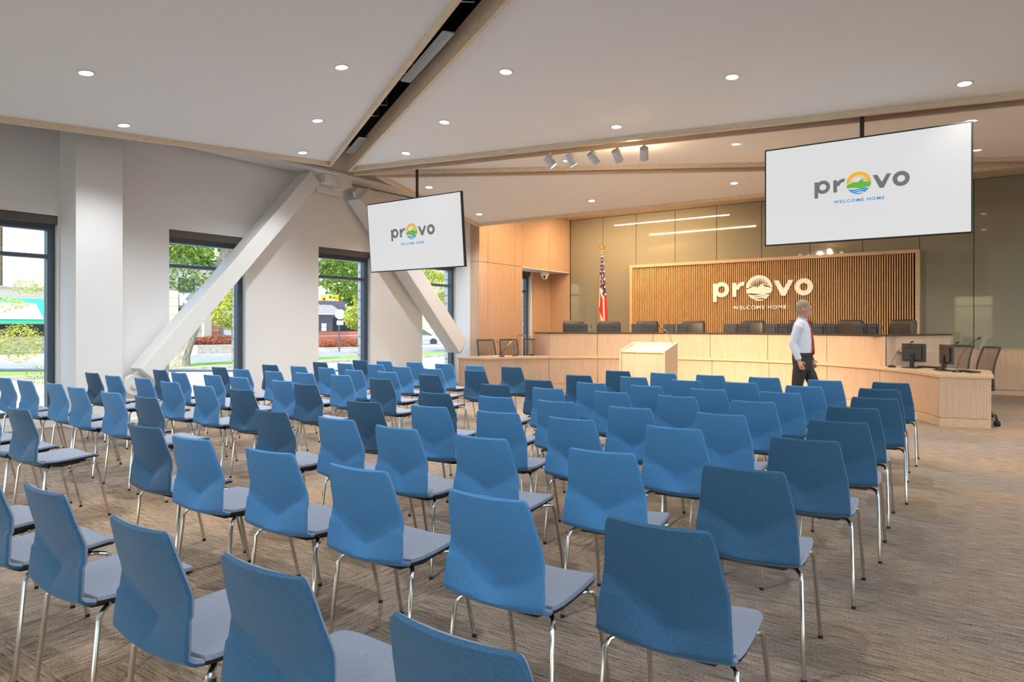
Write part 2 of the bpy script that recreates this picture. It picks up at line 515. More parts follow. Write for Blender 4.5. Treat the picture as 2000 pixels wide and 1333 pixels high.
# ---- folded ceiling: four kites edged in oak, with open slots between
def plane_f(p, dz=0):
    return lambda x, y: p[0] + p[1] * x + p[2] * y + dz
PA = (4.39656308, .07823982, .07535975)
PBp = (4.82030948, -.01147034, -.08061426)
PC = (3.57919308, -.02465976, .04932167)
PD = (5.75413669, .06508005, -.0968614)
def inset(poly, d):
    n = len(poly); out = []
    # orientation
    ar = sum(poly[i][0] * poly[(i + 1) % n][1] - poly[(i + 1) % n][0] * poly[i][1] for i in range(n))
    sg = 1 if ar > 0 else -1
    for i in range(n):
        p0, p1, p2 = Vector(poly[i - 1]), Vector(poly[i]), Vector(poly[(i + 1) % n])
        a = (p1 - p0).normalized(); b = (p2 - p1).normalized()
        na = Vector((-a.y, a.x)) * sg; nb = Vector((-b.y, b.x)) * sg
        k = 1 + na.dot(nb)
        out.append(tuple(p1 + (na + nb) * (d / k)))
    return out
def kite(poly, pl, n):
    inn = inset(poly, .045)
    c_ = MB(); c_.prism(inn, plane_f(pl, .075), plane_f(pl, .11))
    nm = 'ceiling' if n == 0 else 'ceiling.%03d' % n
    o = struct(c_.build(nm, M['ceiling']))
    b = MB(); k = len(poly)
    f0, f1 = plane_f(pl, 0), plane_f(pl, .27)
    for i in range(k):
        j = (i + 1) % k
        a0, a1, i0, i1 = poly[i], poly[j], inn[i], inn[j]
        vs = [(x, y, f(x, y)) for f in (f0, f1) for x, y in (a0, a1, i1, i0)]
        b.add(vs, [(0, 1, 2, 3), (4, 5, 6, 7), (0, 1, 5, 4), (1, 2, 6, 5), (2, 3, 7, 6), (3, 0, 4, 7)])
    b.build('edge_board', M['oak_x'], o)
    return o
kite([(-10.022, -6.45), (-9.578, 7.999), (4.55, .072), (4.55, -6.45)], PA, 0)
kite([(-9.666, 8.45), (4.55, .529), (4.55, 10.305)], PBp, 1)
kite([(-9.789, 8.706), (4.55, 10.80), (4.55, 17.30)], PC, 2)
kite([(-9.589, 9.086), (-10.22, 12.98), (-8.444, 13.40), (-3.886, 14.501), (.458, 15.321)], PD, 3)
# timber soffit in front of the glass wall
sf = MB(); sf.box((XL, 13.2, 4.545), (XR, YB + .02, 4.57)); so = struct(sf.build('ceiling.004', M['oak_x']))
pl_ = MB(); pl_.box((XL, YR, 5.20), (XR, YB, 5.29)); struct(pl_.build('ceiling.005', M['plenum']))
# linear diffuser in the soffit
q = MB(); q.box((-7.2, 16.78, 4.535), (-3.2, 16.90, 4.546))
tag(q.build('linear_diffuser', M['alu']), 'long thin grey air diffuser set in the oak soffit above the glass wall', 'air vent')
# linear lights in the soffit (seen mirrored in the glass wall)
for i, y in enumerate((16.05, 13.45)):
    t = thing('linear_light', ['long thin linear light recessed in the oak soffit near the glass wall', 'long thin linear light in the oak soffit just behind the ceiling edge'][i], 'ceiling light', (-7.75, y, 4.545), 0, 'linear lights in the soffit')
    h = MB(); h.box((-9.53, y - .03, 4.515), (-5.97, y - .02, 4.545)); h.box((-9.53, y + .02, 4.515), (-5.97, y + .03, 4.545)); h.build('housing', M['trim_ring'], t)
    l = MB(); l.box((-9.52, y - .02, 4.52), (-5.98, y + .02, 4.54)); l.build('lens', M['strip'], t)
    add_light('linear_lamp', 'AREA', (-7.75, y, 4.505), STRIP_W, WARM, 3.5, aim=(-7.75, y + (.9 if i == 0 else .5), 0), size_y=.06)
# more of the same row continues to the right and lights the slatted wall
for i, x in enumerate(()):
    t = thing('linear_light', ['linear light in the soffit above the right part of the slatted wall', 'linear light in the soffit near the right wall'][i], 'ceiling light', (x, 16.05, 4.545), 0, 'linear lights in the soffit')
    h = MB(); h.box((x - 1.7, 16.02, 4.515), (x + 1.7, 16.03, 4.545)); h.box((x - 1.7, 16.07, 4.515), (x + 1.7, 16.08, 4.545)); h.build('housing', M['trim_ring'], t)
    l = MB(); l.box((x - 1.69, 16.03, 4.52), (x + 1.69, 16.07, 4.54)); l.build('lens', M['strip'], t)
    add_light('linear_lamp', 'AREA', (x, 16.05, 4.505), STRIP_W, WARM, 3.3, aim=(x, 16.95, 0), size_y=.06)

# recessed downlights, each lying in the slope of its panel
DL = [(PA, (-7.813, 3.273), 'nearest the window column'), (PA, (-6.075, 5.221), 'left of the black slot, largest'), (PA, (-9.316, 4.359), 'beside the left ceiling edge above the column'),
      (PA, (-7.789, 6.26), 'left of the slot, further back'), (PA, (-9.274, 7.153), 'in the far tip of the left ceiling panel'),
      (PBp, (-4.686, 6.494), 'first to the right of the black slot'), (PBp, (-2.456, 7.828), 'in front above the wide chairs'), (PBp, (-.28, 9.173), 'above and right of the large screen'),
      (PBp, (-6.456, 7.438), 'second row just right of the slot'), (PBp, (-4.349, 8.685), 'above the row of spotlights'), (PBp, (-8.013, 8.261), 'in the narrow tip of the big panel'),
      (PC, (-6.067, 10.213), 'beside the first spotlight'), (PC, (-3.273, 10.632), 'between spotlights and large screen'), (PC, (-.263, 11.074), 'at the top right corner of the large screen'), (PC, (-.246, 13.553), 'beside the right edge of the large screen'),
      (PD, (-9.297, 10.242), 'over the small screen'), (PD, (-9.664, 12.348), 'in the lowest corner by the oak wall'), (PD, (-7.049, 12.905), 'above the flag'), (PD, (-4.191, 13.484), 'left of the large screen near the oak soffit'),
      (PA, (-4.4, 3.2), 'over the near chairs, above the picture'), (PA, (-2.2, 1.2), 'straight above the camera'), (PA, (-6.4, .8), 'above the nearest left chairs, out of view'), (PA, (-4.0, -2.2), 'behind the camera, middle'), (PA, (-8.0, -2.2), 'behind the camera by the windows'), (PA, (0.2, -2.2), 'behind the camera, right'),
      (PBp, (1.9, 10.2), 'far right, out of view'), (PBp, (2.2, 5.0), 'above the right aisle, out of view')]
PANEL = {id(PA): 'left', id(PBp): 'big middle', id(PC): 'narrow', id(PD): 'rear'}
proto = None
for i, (pl, (x, y), where) in enumerate(DL):
    z = pl[0] + pl[1] * x + pl[2] * y + .075
    if proto is None:
        t = thing('recessed_downlight', 'x', 'ceiling light', (0, 0, 0))
        rg = MB(); n = 24
        def circ(r, z): return [Vector((r * math.cos(2 * PI * k / n), r * math.sin(2 * PI * k / n), z)) for k in range(n)]
        rg.ringloft([circ(.078, .0), circ(.078, .012), circ(.098, .004), circ(.098, 0)], caps=False)
        rg.xf(Matrix.Diagonal((1, 1, -1, 1)))
        rg.build('trim_ring', M['trim_ring'], t, smooth=True, off=(0, 0, 0))
        ln = MB(); ln.add(circ(.079, -.006) + circ(.079, -.001), [tuple(range(n)), tuple(range(n, 2 * n))] + [(k, (k + 1) % n, n + (k + 1) % n, n + k) for k in range(n)])
        ln.build('lens', M['lamp'], t, off=(0, 0, 0))
        proto = t
    else:
        t = copy_tree(proto)
    t.scale = (.88, .88, .88)
    nrm = Vector((-pl[1], -pl[2], 1)).normalized()
    t.location = (x, y, z)
    t.rotation_euler = Vector((0, 0, 1)).rotation_difference(nrm).to_euler()
    tag(t, 'round recessed downlight, ' + where, 'ceiling light', 'recessed ceiling downlights')
    add_light('downlight_lamp', 'SPOT', (x, y, z - .03), DOWN_W, DOWN_COL if x < -2.2 or y < 9 else (1, .88, .74), .07, aim=(x, y, 0), spot=125, blend=.8)

# air grilles inside the black slot
def grille(p0, p1, w, label):
    a, b = Vector(p0), Vector(p1); d = (b - a).normalized(); s_ = d.cross(Vector((0, 0, 1))).normalized() * (w / 2)
    t = thing('slot_grille', label, 'air vent', tuple((a + b) / 2), 0, 'air grilles in the ceiling slot')
    f = MB()
    for k in (-1, -.33, .33, 1):
        f.tube([a + s_ * k, b + s_ * k], (.012), 4)
    f.tube([a - s_ * 1.05, a + s_ * 1.05], .014, 4); f.tube([b - s_ * 1.05, b + s_ * 1.05], .014, 4)
    f.build('frame', M['alu'], t)
    v = MB()
    for k in (-.66, 0, .66):
        c = s_ * k; e_ = s_ * .16
        up = Vector((0, 0, .012))
        v.add([a + c - e_ + up, b + c - e_ + up, b + c + e_ - up, a + c + e_ - up, a + c - e_ + up * 1.4, b + c - e_ + up * 1.4, b + c + e_ - up * .6, a + c + e_ - up * .6],
              [(0, 1, 2, 3), (4, 5, 6, 7), (0, 1, 5, 4), (2, 3, 7, 6), (1, 2, 6, 5), (0, 3, 7, 4)])
    v.build('vane', M['track_grey'], t)
grille((-4.80, 5.60, 4.60), (-6.17, 6.36, 4.58), .12, 'slatted grey air grille in the ceiling slot, the larger nearer one')
grille((-8.40, 7.66, 4.50), (-9.25, 8.14, 4.48), .12, 'small grey air grille at the far end of the ceiling slot')
hg = MB()
for (x, y) in ((-4.5, 5.35), (-6.4, 6.45), (-7.6, 7.15), (-8.1, 7.45)):
    hg.tube([(x - .1, y - .1, 4.75), (x + .15, y + .12, 4.75), (x + .15, y + .12, 5.2)], .01, 5)
tag(hg.build('ceiling_hangers', M['alu']), 'thin grey metal hanger rods inside the black ceiling slot', 'hanger')

# ---- steel truss on the window wall
gd = MB(); gd.box((-10.85, 4.88, 4.42), (-10.35, 13.09, 4.95)); gd.box((-10.87, 4.88, 4.37), (-10.33, 13.09, 4.42))
gd2 = MB(); gd2.box((XL + .005, 8.55, 4.25), (-10.86, 13.05, 4.34))
go = gd.build('steel_girder', M['steel'], bevel=.004)
tag(go, 'white steel girder running under the ceiling along the window wall', 'beam')
gd2.build('wall_ledge_plate', M['steel'], go)
def brace(p_top, p_bot, th, x0, x1, label):
    """box beam in the plane of the wall, p = (y, z) on its centre line"""
    t = thing('diagonal_brace', label, 'beam', (x1, p_bot[0], 0), 0, 'white diagonal steel braces')
    a = Vector((0, p_top[0], p_top[1])); b = Vector((0, p_bot[0], p_bot[1])); d = (b - a).normalized(); n = Vector((0, -d.z, d.y)) * (th / 2)
    X0 = Vector((x0, 0, 0)); X1 = Vector((x1, 0, 0))
    m_ = MB(); m_.add([a - n + X0, a + n + X0, b + n + X0, b - n + X0, a - n + X1, a + n + X1, b + n + X1, b - n + X1],
                      [(0, 1, 2, 3), (4, 5, 6, 7), (0, 1, 5, 4), (1, 2, 6, 5), (2, 3, 7, 6), (3, 0, 4, 7)])
    m_.build('box_beam', M['steel'], t, bevel=.008)
    xm = (x0 + x1) / 2
    for (c, dirn, nm) in ((a, -1, 'top_gusset'), (b, 1, 'base_gusset')):
        g_ = MB(); e_ = c + d * (dirn * (.34 if dirn > 0 and p_bot[0] < 8 else .12)); k = n * .75
        Xa = Vector((xm - .02, 0, 0)); Xb = Vector((xm + .02, 0, 0)); c0 = c - d * dirn * .1
        g_.add([c0 - k + Xa, c0 + k + Xa, e_ + k * .7 + Xa, e_ - k * .7 + Xa, c0 - k + Xb, c0 + k + Xb, e_ + k * .7 + Xb, e_ - k * .7 + Xb],
               [(0, 1, 2, 3), (4, 5, 6, 7), (0, 1, 5, 4), (1, 2, 6, 5), (2, 3, 7, 6), (3, 0, 4, 7)])
        for q_ in (-1, 1):
            g_.tube([c + n * .35 * q_ + Vector((xm, 0, 0)), e_ + n * .35 * q_ + Vector((xm, 0, 0))], .028, 6)
        g_.build(nm, M['steel'], t)
    g_ = MB(); e_ = b + d * (.20 if p_bot[0] < 8 else .02)
    g_.cyl((xm - .05, e_.y, e_.z), (xm + .05, e_.y, e_.z), .15, 24)
    g_.cyl((xm - .08, e_.y, e_.z), (xm + .08, e_.y, e_.z), .06, 16)
    g_.build('pin_plate', M['steel'], t, smooth=True)
    return t
# front face edges measured on the beam: upper (8.25,4.34)-(5.06,.69), lower (8.46,4.15)-(5.30,.69)
brace((8.36, 4.24), (5.24, .70), .285, -10.80, -10.45, 'white diagonal steel brace leaning right, crossing the second window')
brace((9.60, 4.13), (12.74, .92), .38, -10.84, -10.45, 'white diagonal steel brace leaning left, running down behind the small screen')
bp = MB(); bp.box((-10.88, 4.88, 0), (-10.38, 5.3, .06)); bp.box((-10.70, 4.9, .06), (-10.56, 5.2, .34))
tag(bp.build('base_plate', M['steel'], bevel=.004), 'white steel base plate under the near diagonal brace', 'plate')
nd = MB(); nd.box((-10.72, 8.62, 4.2), (-10.5, 9.3, 4.365)); nd.box((-10.62, 8.9, 4.1), (-10.4, 9.05, 4.365)); nd.box((-10.82, 8.65, 4.05), (-10.78, 9.3, 4.365))
tag(nd.build('node_plate', M['steel'], bevel=.006), 'white steel joint under the girder where both braces meet', 'plate')

# ================================================================== DAIS
CX, CY = -4.85, 9.65
def arc(r, a0, a1, n=28):
    return [(CX + r * math.cos(R(a0 + (a1 - a0) * k / n)), CY + r * math.sin(R(a0 + (a1 - a0) * k / n))) for k in range(n + 1)]
def rad(p): return math.hypot(p[0] - CX, p[1] - CY), math.degrees(math.atan2(p[1] - CY, p[0] - CX))
rR, aR = rad((-.65, 11.48)); rL, aL = rad((-9.10, 11.75))
# front line of the low counter: radius eases from 4.58 (right) over 4.65 (centre) to 4.75 (left)
def front(a):
    t = (a - aR) / (aL - aR)
    return rR + (rL - rR) * t + math.sin(PI * t) * (.03)
def fpt(a, d=0):
    r = front(a) + d
    return (CX + r * math.cos(R(a)), CY + r * math.sin(R(a)))
N_ = 36
AN = [aR + (aL - aR) * k / N_ for k in range(N_ + 1)]
def band(d0, d1, a0=None, a1=None):
    an = [a for a in AN if (a0 is None or a > a0) and (a1 is None or a < a1)]
    if a0 is not None: an = [a0] + an
    if a1 is not None: an = an + [a1]
    return [fpt(a, d0) for a in an], [fpt(a, d1) for a in an]
def strip(mbx, d0, d1, z0, z1, a0=None, a1=None):
    p, q = band(d0, d1, a0, a1)
    n = len(p)
    vs = [(x, y, z) for z in (z0, z1) for L_ in (p, q) for x, y in L_]
    fs = []
    for i in range(n - 1):
        fs += [(i, i + 1, n + i + 1, n + i), (2 * n + i, 2 * n + i + 1, 3 * n + i + 1, 3 * n + i), (i, i + 1, 2 * n + i + 1, 2 * n + i), (n + i, n + i + 1, 3 * n + i + 1, 3 * n + i)]
    fs += [(0, n, 3 * n, 2 * n), (n - 1, 2 * n - 1, 4 * n - 1, 3 * n - 1)]
    mbx.add(vs, fs)
low = thing('low_counter', 'long low curved oak counter sweeping across the front of the dais', 'counter', (CX, CY + 4.6, 0))
mb = MB()
jts = [aR, 45, 60.3, 76, 91, 106.5, 121.5, 134.8, aL]
for k in range(len(jts) - 1):
    strip(mb, .0, .04, .13, .70, jts[k] + .05, jts[k + 1] - .05)
# end panels
dR = Vector((.60, .17)); dL = Vector((-.55, -.13))
def vpanel(mbx, p, q, th, z0, z1):
    p = Vector(p); q = Vector(q); d = (q - p).normalized(); n = Vector((-d.y, d.x)) * th
    mbx.prism([tuple(p), tuple(q), tuple(q + n), tuple(p + n)], z0, z1)
pR = Vector(fpt(aR)); eR = Vector((-.045, 11.63)); pL = Vector(fpt(aL)); eL = Vector((-9.66, 11.6))
vpanel(mb, pR, eR, .04, .13, .70); vpanel(mb, eL, pL, .04, .13, .70)
bR = eR + Vector((-.04, 1.5)); bL = eL + Vector((.0, 1.4))
vpanel(mb, eR, bR, .04, 0.0, .70); vpanel(mb, bL, eL, .04, 0, .70)
mb.build('front_panel', M['oak'], low, bevel=.002)
mb = MB(); strip(mb, .02, .035, 0, .72); mb.build('backing', M['seam'], low)
mb = MB(); strip(mb, .0, .04, 0, .125); vpanel(mb, pR, eR, .04, 0, .125); vpanel(mb, eL, pL, .04, 0, .125)
mb.build('kick_board', M['oak_top'], low, bevel=.002)
mb = MB(); strip(mb, -.03, .62, .70, .74)
# widened work ends
def ext(v, f): return tuple(v + f)
oR = [fpt(aR, -.03), (eR.x + .03, eR.y - .02), (bR.x + .03, bR.y), (bR.x - .65, bR.y + .15), fpt(aR, .61)]
oL = [fpt(aL, -.03), fpt(aL, .61), (bL.x + .62, bL.y + .15), (bL.x - .03, bL.y), (eL.x - .03, eL.y - .02)]
mb.prism(oR, .701, .741); mb.prism(oL, .701, .741)
mb.build('counter_top', M['oak_top'], low, bevel=.003)

# tall bench behind
up = thing('council_bench', 'tall curved oak council bench with a dark top, facing the chairs', 'counter', (CX, CY + 5.0, 0))
A0, A1 = rad((-1.60, 13.28))[1], rad((-8.47, 13.40))[1]
UR = 4.95
def uarc(r, z0, z1, a0, a1, th, mbx, n=8):
    p = arc(r, a0, a1, n); q = arc(r + th, a0, a1, n); m_ = n + 1
    vs = [(x, y, z) for z in (z0, z1) for L_ in (p, q) for x, y in L_]
    fs = []
    for i in range(m_ - 1):
        fs += [(i, i + 1, m_ + i + 1, m_ + i), (2 * m_ + i, 2 * m_ + i + 1, 3 * m_ + i + 1, 3 * m_ + i), (i, i + 1, 2 * m_ + i + 1, 2 * m_ + i), (m_ + i, m_ + i + 1, 3 * m_ + i + 1, 3 * m_ + i)]
    fs += [(0, m_, 3 * m_, 2 * m_), (m_ - 1, 2 * m_ - 1, 4 * m_ - 1, 3 * m_ - 1)]
    mbx.add(vs, fs)
ZU = 1.285
mb = MB(); js = [A0, 63.2, 78, 92.4, 106.9, 121.4, A1]
for k in range(len(js) - 1):
    uarc(UR, .0, ZU - .03, js[k] + .06, js[k + 1] - .06, .04, mb)
cR = Vector(arc(UR, A0, A1)[0]); cL = Vector(arc(UR, A0, A1)[-1])
sR = Vector((-.68, 15.35)); sL = Vector((-9.36, 14.2))
vpanel(mb, cR, sR, .04, 0, ZU - .03); vpanel(mb, sL, cL, .04, 0, ZU - .03)
vpanel(mb, sR, sR + Vector((-.02, 1.4)), .04, 0, ZU - .03)
mb.build('front_panel', M['oak'], up, bevel=.002)
mb = MB(); uarc(UR + .015, 0, ZU - .02, A0, A1, .01, mb, 28); mb.build('backing', M['seam'], up)
mb = MB()
uarc(UR - .02, ZU - .028, ZU, A0, A1, .34, mb, 28)
for p, q, s in ((cR, sR, 1), (sL, cL, 1)):
    d = (q - p).normalized(); n = Vector((-d.y, d.x))
    mb.prism([tuple(p - n * .02), tuple(q - n * .02), tuple(q + n * .3), tuple(p + n * .3)], ZU - .0281, ZU + .0005)
mb.build('counter_top', M['dark_top'], up, bevel=.002)
mb = MB(); uarc(UR + .34, .98, 1.01, A0, A1, .75, mb, 28); mb.build('desk_top', M['oak_top'], up)
# raised platform
pf = MB(); pf.prism(arc(UR + .05, A0, A1, 28)[::1] + [(-9.3, 14.2), (-9.3, 17.4), (-.75, 17.4), (-.75, 15.4)][0:4], 0, .30)
struct(pf.build('floor.001', M['carpet']))

# hand rail by the steps at the left
t = thing('handrail', 'slim brushed steel handrail beside the steps at the oak wall', 'handrail', (-10.0, 14.6, 0))
r_ = MB(); r_.tube([(-9.98, 13.3, .60), (-9.98, 14.35, 1.19), (-9.98, 14.75, 1.19)], .02, 10); r_.build('rail', M['chrome'], t, smooth=True)
for y, z in ((13.35, .62), (14.72, 1.19)):
    p = MB(); p.cyl((-9.98, y, .0), (-9.98, y, z), .014, 8); p.build('post', M['brushed'], t, smooth=True)
r_ = MB(); r_.tube([(-10.0, 13.4, .2), (-10.0, 14.7, .2)], .008, 6); r_.tube([(-10.0, 13.4, .5), (-10.0, 14.7, .9)], .006, 6); r_.build('wire', M['brushed'], t)

# ---- slatted wall panel with the sign
sl = thing('slatted_panel', 'wide framed panel of upright oak slats with the white sign on it', 'wall panel', (-4.78, 17.3, 0))
x0, x1, y0, y1, zt = -8.225, -1.34, 17.22, 17.43, 3.105
f = MB(); f.box((x0, y0, .32), (x0 + .085, y1, zt)); f.box((x1 - .085, y0, .32), (x1, y1, zt)); f.box((x0 + .085, y0, zt - .075), (x1 - .085, y1, zt))
f.build('frame', M['oak_top'], sl, bevel=.002)
b = MB(); b.box((x0 + .05, 17.36, .32), (x1 - .05, 17.42, zt - .05)); b.build('backing', M['slat_back'], sl)
s_ = MB(); n = int((x1 - x0 - .2) / .0492)
for k in range(n + 1):
    x = x0 + .10 + k * .0492
    s_.box((x, 17.25, .34), (x + .0225, 17.355, zt - .08))
s_.build('slats', M['slat'], sl)

def disc(mb_, cx, cz, r0, r1, a0, a1, y0, y1, n=36):
    """ring sector in the x-z plane"""
    full = abs(a1 - a0) >= 359.9
    pts = []
    for k in range(n + 1):
        a = R(a0 + (a1 - a0) * k / n)
        pts.append((math.cos(a), math.sin(a)))
    for k in range(n):
        (c0, s0), (c1, s1) = pts[k], pts[k + 1]
        q = [(cx + r0 * c0, cz + r0 * s0), (cx + r1 * c0, cz + r1 * s0), (cx + r1 * c1, cz + r1 * s1), (cx + r0 * c1, cz + r0 * s1)]
        if r0 < 1e-6: q = [q[0], q[1], q[2]]
        mb_.extr([(x, y0, z) for x, z in q], (0, y1 - y0, 0))
def flat(mb_, pts, y0, y1): mb_.extr([(x, y0, z) for x, z in pts], (0, y1 - y0, 0))
def logo(parent, ox, y, oz, s, th, mats, prefix=''):
    """the town's sign: p r (sun over hills and water) v o, with the line below. ox, oz = left end on the baseline"""
    yf, yb = y - th, y
    def tr(m_): 
        m_.v = [(ox + a * s, b, oz + c * s) for a, b, c in m_.v]; return m_
    m_ = MB(); disc(m_, .225, .19, .09, .192, 0, 360, yf, yb); flat(m_, [(0, -.118), (.098, -.118), (.098, .3), (.09, .35), (0, .35)], yf - .0006, yb + .0004)
    tr(m_).build('letter_p', mats['grey'], parent)
    m_ = MB(); flat(m_, [(.50, 0), (.60, 0), (.60, .35), (.50, .35)], yf - .0009, yb + .0006)
    disc(m_, .765, .175, .10, .195, 93, 178, yf, yb, 10); flat(m_, [(.745, .27), (.79, .285), (.805, .375), (.755, .37)], yf - .0006, yb + .0004)
    tr(m_).build('letter_r', mats['grey'], parent)
    m_ = MB(); flat(m_, [(1.50, .375), (1.615, .375), (1.735, .15), (1.765, .0), (1.675, .0)], yf, yb); flat(m_, [(1.955, .375), (1.845, .375), (1.715, .14), (1.69, .0), (1.775, .0)], yf - .0004, yb)
    tr(m_).build('letter_v', mats['grey'], parent)
    m_ = MB(); disc(m_, 2.19, .20, .092, .205, 0, 360, yf, yb); tr(m_).build('letter_o', mats['grey'], parent)
    cx, cz, rr = 1.15, .205, .315
    m_ = MB(); disc(m_, cx, cz, .235, rr, 2, 178, yf, yb, 40)
    for k in range(19):
        a = R(12 + k * 8.7); w = R(3.2)
        tip = .115 if k % 2 else .16
        flat(m_, [(cx + .24 * math.cos(a - w), cz + .24 * math.sin(a - w)), (cx + .24 * math.cos(a + w), cz + .24 * math.sin(a + w)), (cx + tip * math.cos(a), cz + tip * math.sin(a))], yf, yb)
    e_ = tr(m_).build('emblem_sun', mats['sun'], parent)
    m_ = MB()
    hill = [(-.312, -.045), (-.27, -.02), (-.20, .005), (-.115, .045), (-.085, .025), (-.062, .04), (-.04, .01), (.02, .06), (.095, .12), (.13, .10), (.20, .055), (.305, .01), (.312, -.06), (.29, -.125), (.20, -.135), (.10, -.15), (0, -.15), (-.1, -.135), (-.2, -.125), (-.29, -.13)]
    flat(m_, [(cx + a, cz + b) for a, b in hill], yf, yb)
    tr(m_).build('emblem_hills', mats['hill'], parent)
    m_ = MB(); flat(m_, [(cx + a, cz + b) for a, b in [(.10, .085), (.11, .045), (.135, .06), (.15, .03), (.2, .02), (.25, .005), (.19, .045)]], yf - .0008, yf + .0003)
    tr(m_).build('emblem_snow', mats['snow'], parent)
    m_ = MB()
    def wave(zt_, zb_):
        out = []
        for k in range(13):
            x = -1 + 2 * k / 12; z = zt_ + .014 * math.sin(x * 3.6)
            w_ = math.sqrt(max(0, rr * rr - z * z)) * .985
            out.append((cx + x * w_, cz + z))
        for k in range(13):
            x = 1 - 2 * k / 12; z = zb_ + .014 * math.sin(x * 3.6 + .5)
            w_ = math.sqrt(max(0, rr * rr - z * z)) * .97
            out.append((cx + x * w_, cz + z))
        return out
    flat(m_, wave(-.165, -.205), yf, yb); flat(m_, wave(-.218, -.258), yf, yb)
    flat(m_, [(cx + rr * math.sin(R(a)), cz - rr * math.cos(R(a))) for a in (-26, -17, -8, 0, 8, 17, 26)], yf, yb)
    tr(m_).build('emblem_water', mats['water'], parent)
    for word, a0, a1 in (('WELCOME', .51, 1.285), ('HOME', 1.365, 1.79)):
        tm = text_mb(word, .083, th, bold=.0028, space=1.25)
        xs = [v[0] for v in tm.v]; w0, w1 = min(xs), max(xs)
        k = (a1 - a0) / (w1 - w0)
        tm.v = [(a0 + (a - w0) * k, y - th / 2 - c, -.312 + b) for a, b, c in tm.v]
        tr(tm).build('tagline_word', mats['tag'], parent)
W_ = M['white_sign']
sg = thing('wall_sign', 'white raised lettering provo welcome home mounted on the oak slats', 'sign', (-4.7, 17.24, 2.2))
logo(sg, -5.897, 17.249, 2.163, 1.0, .03, dict(grey=W_, sun=W_, hill=W_, snow=M['slat_back'], water=W_, tag=W_))

# ---- hanging screens
def screen(loc, w, h, tilt, label, zpole, cable=0):
    t = thing('hanging_screen', label, 'screen', loc, 0, 'hanging flat screens')
    rot = Matrix.Rotation(R(tilt), 4, 'X')
    def fin(m_): m_.v = [tuple(rot @ Vector(v)) for v in m_.v]; return m_
    O0 = (0, 0, 0)
    b = MB(); b.box((-w / 2, 0, -h / 2), (w / 2, .055, h / 2)); fin(b).build('bezel', M['bezel'], t, bevel=.006, off=O0)
    b = MB(); b.box((-w / 2 + .02, -.003, -h / 2 + .02), (w / 2 - .02, .01, h / 2 - .02)); s = fin(b).build('display', M['screen'], t, off=O0)
    b = MB(); b.box((-.3, .055, -.25), (.3, .12, .25)); b.box((-.06, .1, -.1), (.06, .16, .25)); fin(b).build('mount', M['black'], t, off=O0)
    zp = zpole - loc[2]
    b = MB(); b.cyl((0, .1, .15), (0, .1, zp), .026, 12); b.cyl((0, .1, zp - .01), (0, .1, zp + .02), .07, 16); b.build('pole', M['black'], t, smooth=True, off=O0)
    return t, s, rot
tr_, scr, rot = screen((-1.375, 9.5, 3.22), 2.335, 1.30, 0, 'large lit hanging screen at right showing the provo logo', 4.30)
lm = dict(grey=M['logo_grey'], sun=M['logo_yellow'], hill=M['logo_green'], snow=M['logo_white'], water=M['logo_blue'], tag=M['logo_blue'])
def scr_logo(parent, loc, s, dx, dz, rot):
    before = set(bpy.data.objects)
    logo(parent, 0, 0, 0, s, .0015, lm)
    for o in bpy.data.objects:
        if o in before: continue
        off = Vector(parent.parent.location)
        for v in o.data.vertices:
            p = v.co + off
            v.co = rot @ Vector((p.x + dx, p.y - .0034, p.z + dz))
scr_logo(scr, None, .448, -1.914 + 1.375, 3.14 - 3.16, rot)
tr_.location.z = 3.16
tl_, scl, rot = screen((-8.55, 9.0, 3.09), 2.31, 1.29, 4.7, 'smaller looking lit hanging screen at left, tilted down, in front of the brace', 4.55)
scr_logo(scl, None, .448, -9.101 + 8.55, 3.05 - 3.09, rot)

# ---- lectern
t = thing('lectern', 'pale oak lectern with sloping rimmed top standing before the dais', 'lectern', (-4.975, 11.2, 0))
xa, xb, ya, yb, zn, zf = -5.40, -4.55, 10.90, 11.46, 1.005, 1.145
def zl(y): return zn + (zf - zn) * (y - ya) / (yb - ya)
for a, b in ((xa, xa + .03), (xb - .03, xb)):
    m_ = MB(); m_.extr([(a, ya, 0), (a, yb, 0), (a, yb, zf), (a, ya, zn)], (b - a, 0, 0)); m_.build('side_panel', M['oak'], t, bevel=.002)
m_ = MB(); m_.box((xa + .03, yb - .03, 0), (xb - .03, yb, zf)); m_.build('back_panel', M['oak'], t)
m_ = MB(); m_.box((xa + .03, ya + .03, 0), (xb - .03, ya + .05, zn - .03)); m_.build('front_panel', M['oak'], t)
m_ = MB(); m_.extr([(xa + .03, ya + .02, zn - .035), (xa + .03, yb - .03, zf - .085), (xa + .03, yb - .03, zf - .065), (xa + .03, ya + .02, zn - .012)], (xb - xa - .06, 0, 0)); m_.build('sloped_top', M['oak_top'], t)
def gooseneck(loc, tip, label, group, h=.4, base=True):
    """slim microphone, tip given relative to the base"""
    t = thing('gooseneck_microphone', label, 'microphone', loc, 0, group)
    if base:
        b = MB(); b.ringloft([[Vector((r * math.cos(k * PI / 8) * 1.0, r * math.sin(k * PI / 8), z)) for k in range(16)] for r, z in ((.065, 0), (.065, .012), (.045, .028), (.012, .034))]); b.build('base', M['black'], t, smooth=True, off=(0, 0, 0))
    tx, ty, tz = tip; pts = []
    for k in range(9):
        s = k / 8; pts.append((tx * s ** 1.7, ty * s ** 1.7, .02 + (tz - .02) * (1 - (1 - s) ** 1.25)))
    b = MB(); b.tube(pts, .0045, 6); b.build('neck', M['blackish'], t, smooth=True, off=(0, 0, 0))
    d = (Vector(pts[-1]) - Vector(pts[-2])).normalized(); p0 = Vector(pts[-1])
    b = MB(); b.tube([p0 - d * .01, p0, p0 + d * .035, p0 + d * .045], [.008, .013, .013, .006], 10); b.build('capsule', M['black'], t, smooth=True, off=(0, 0, 0))
    return t
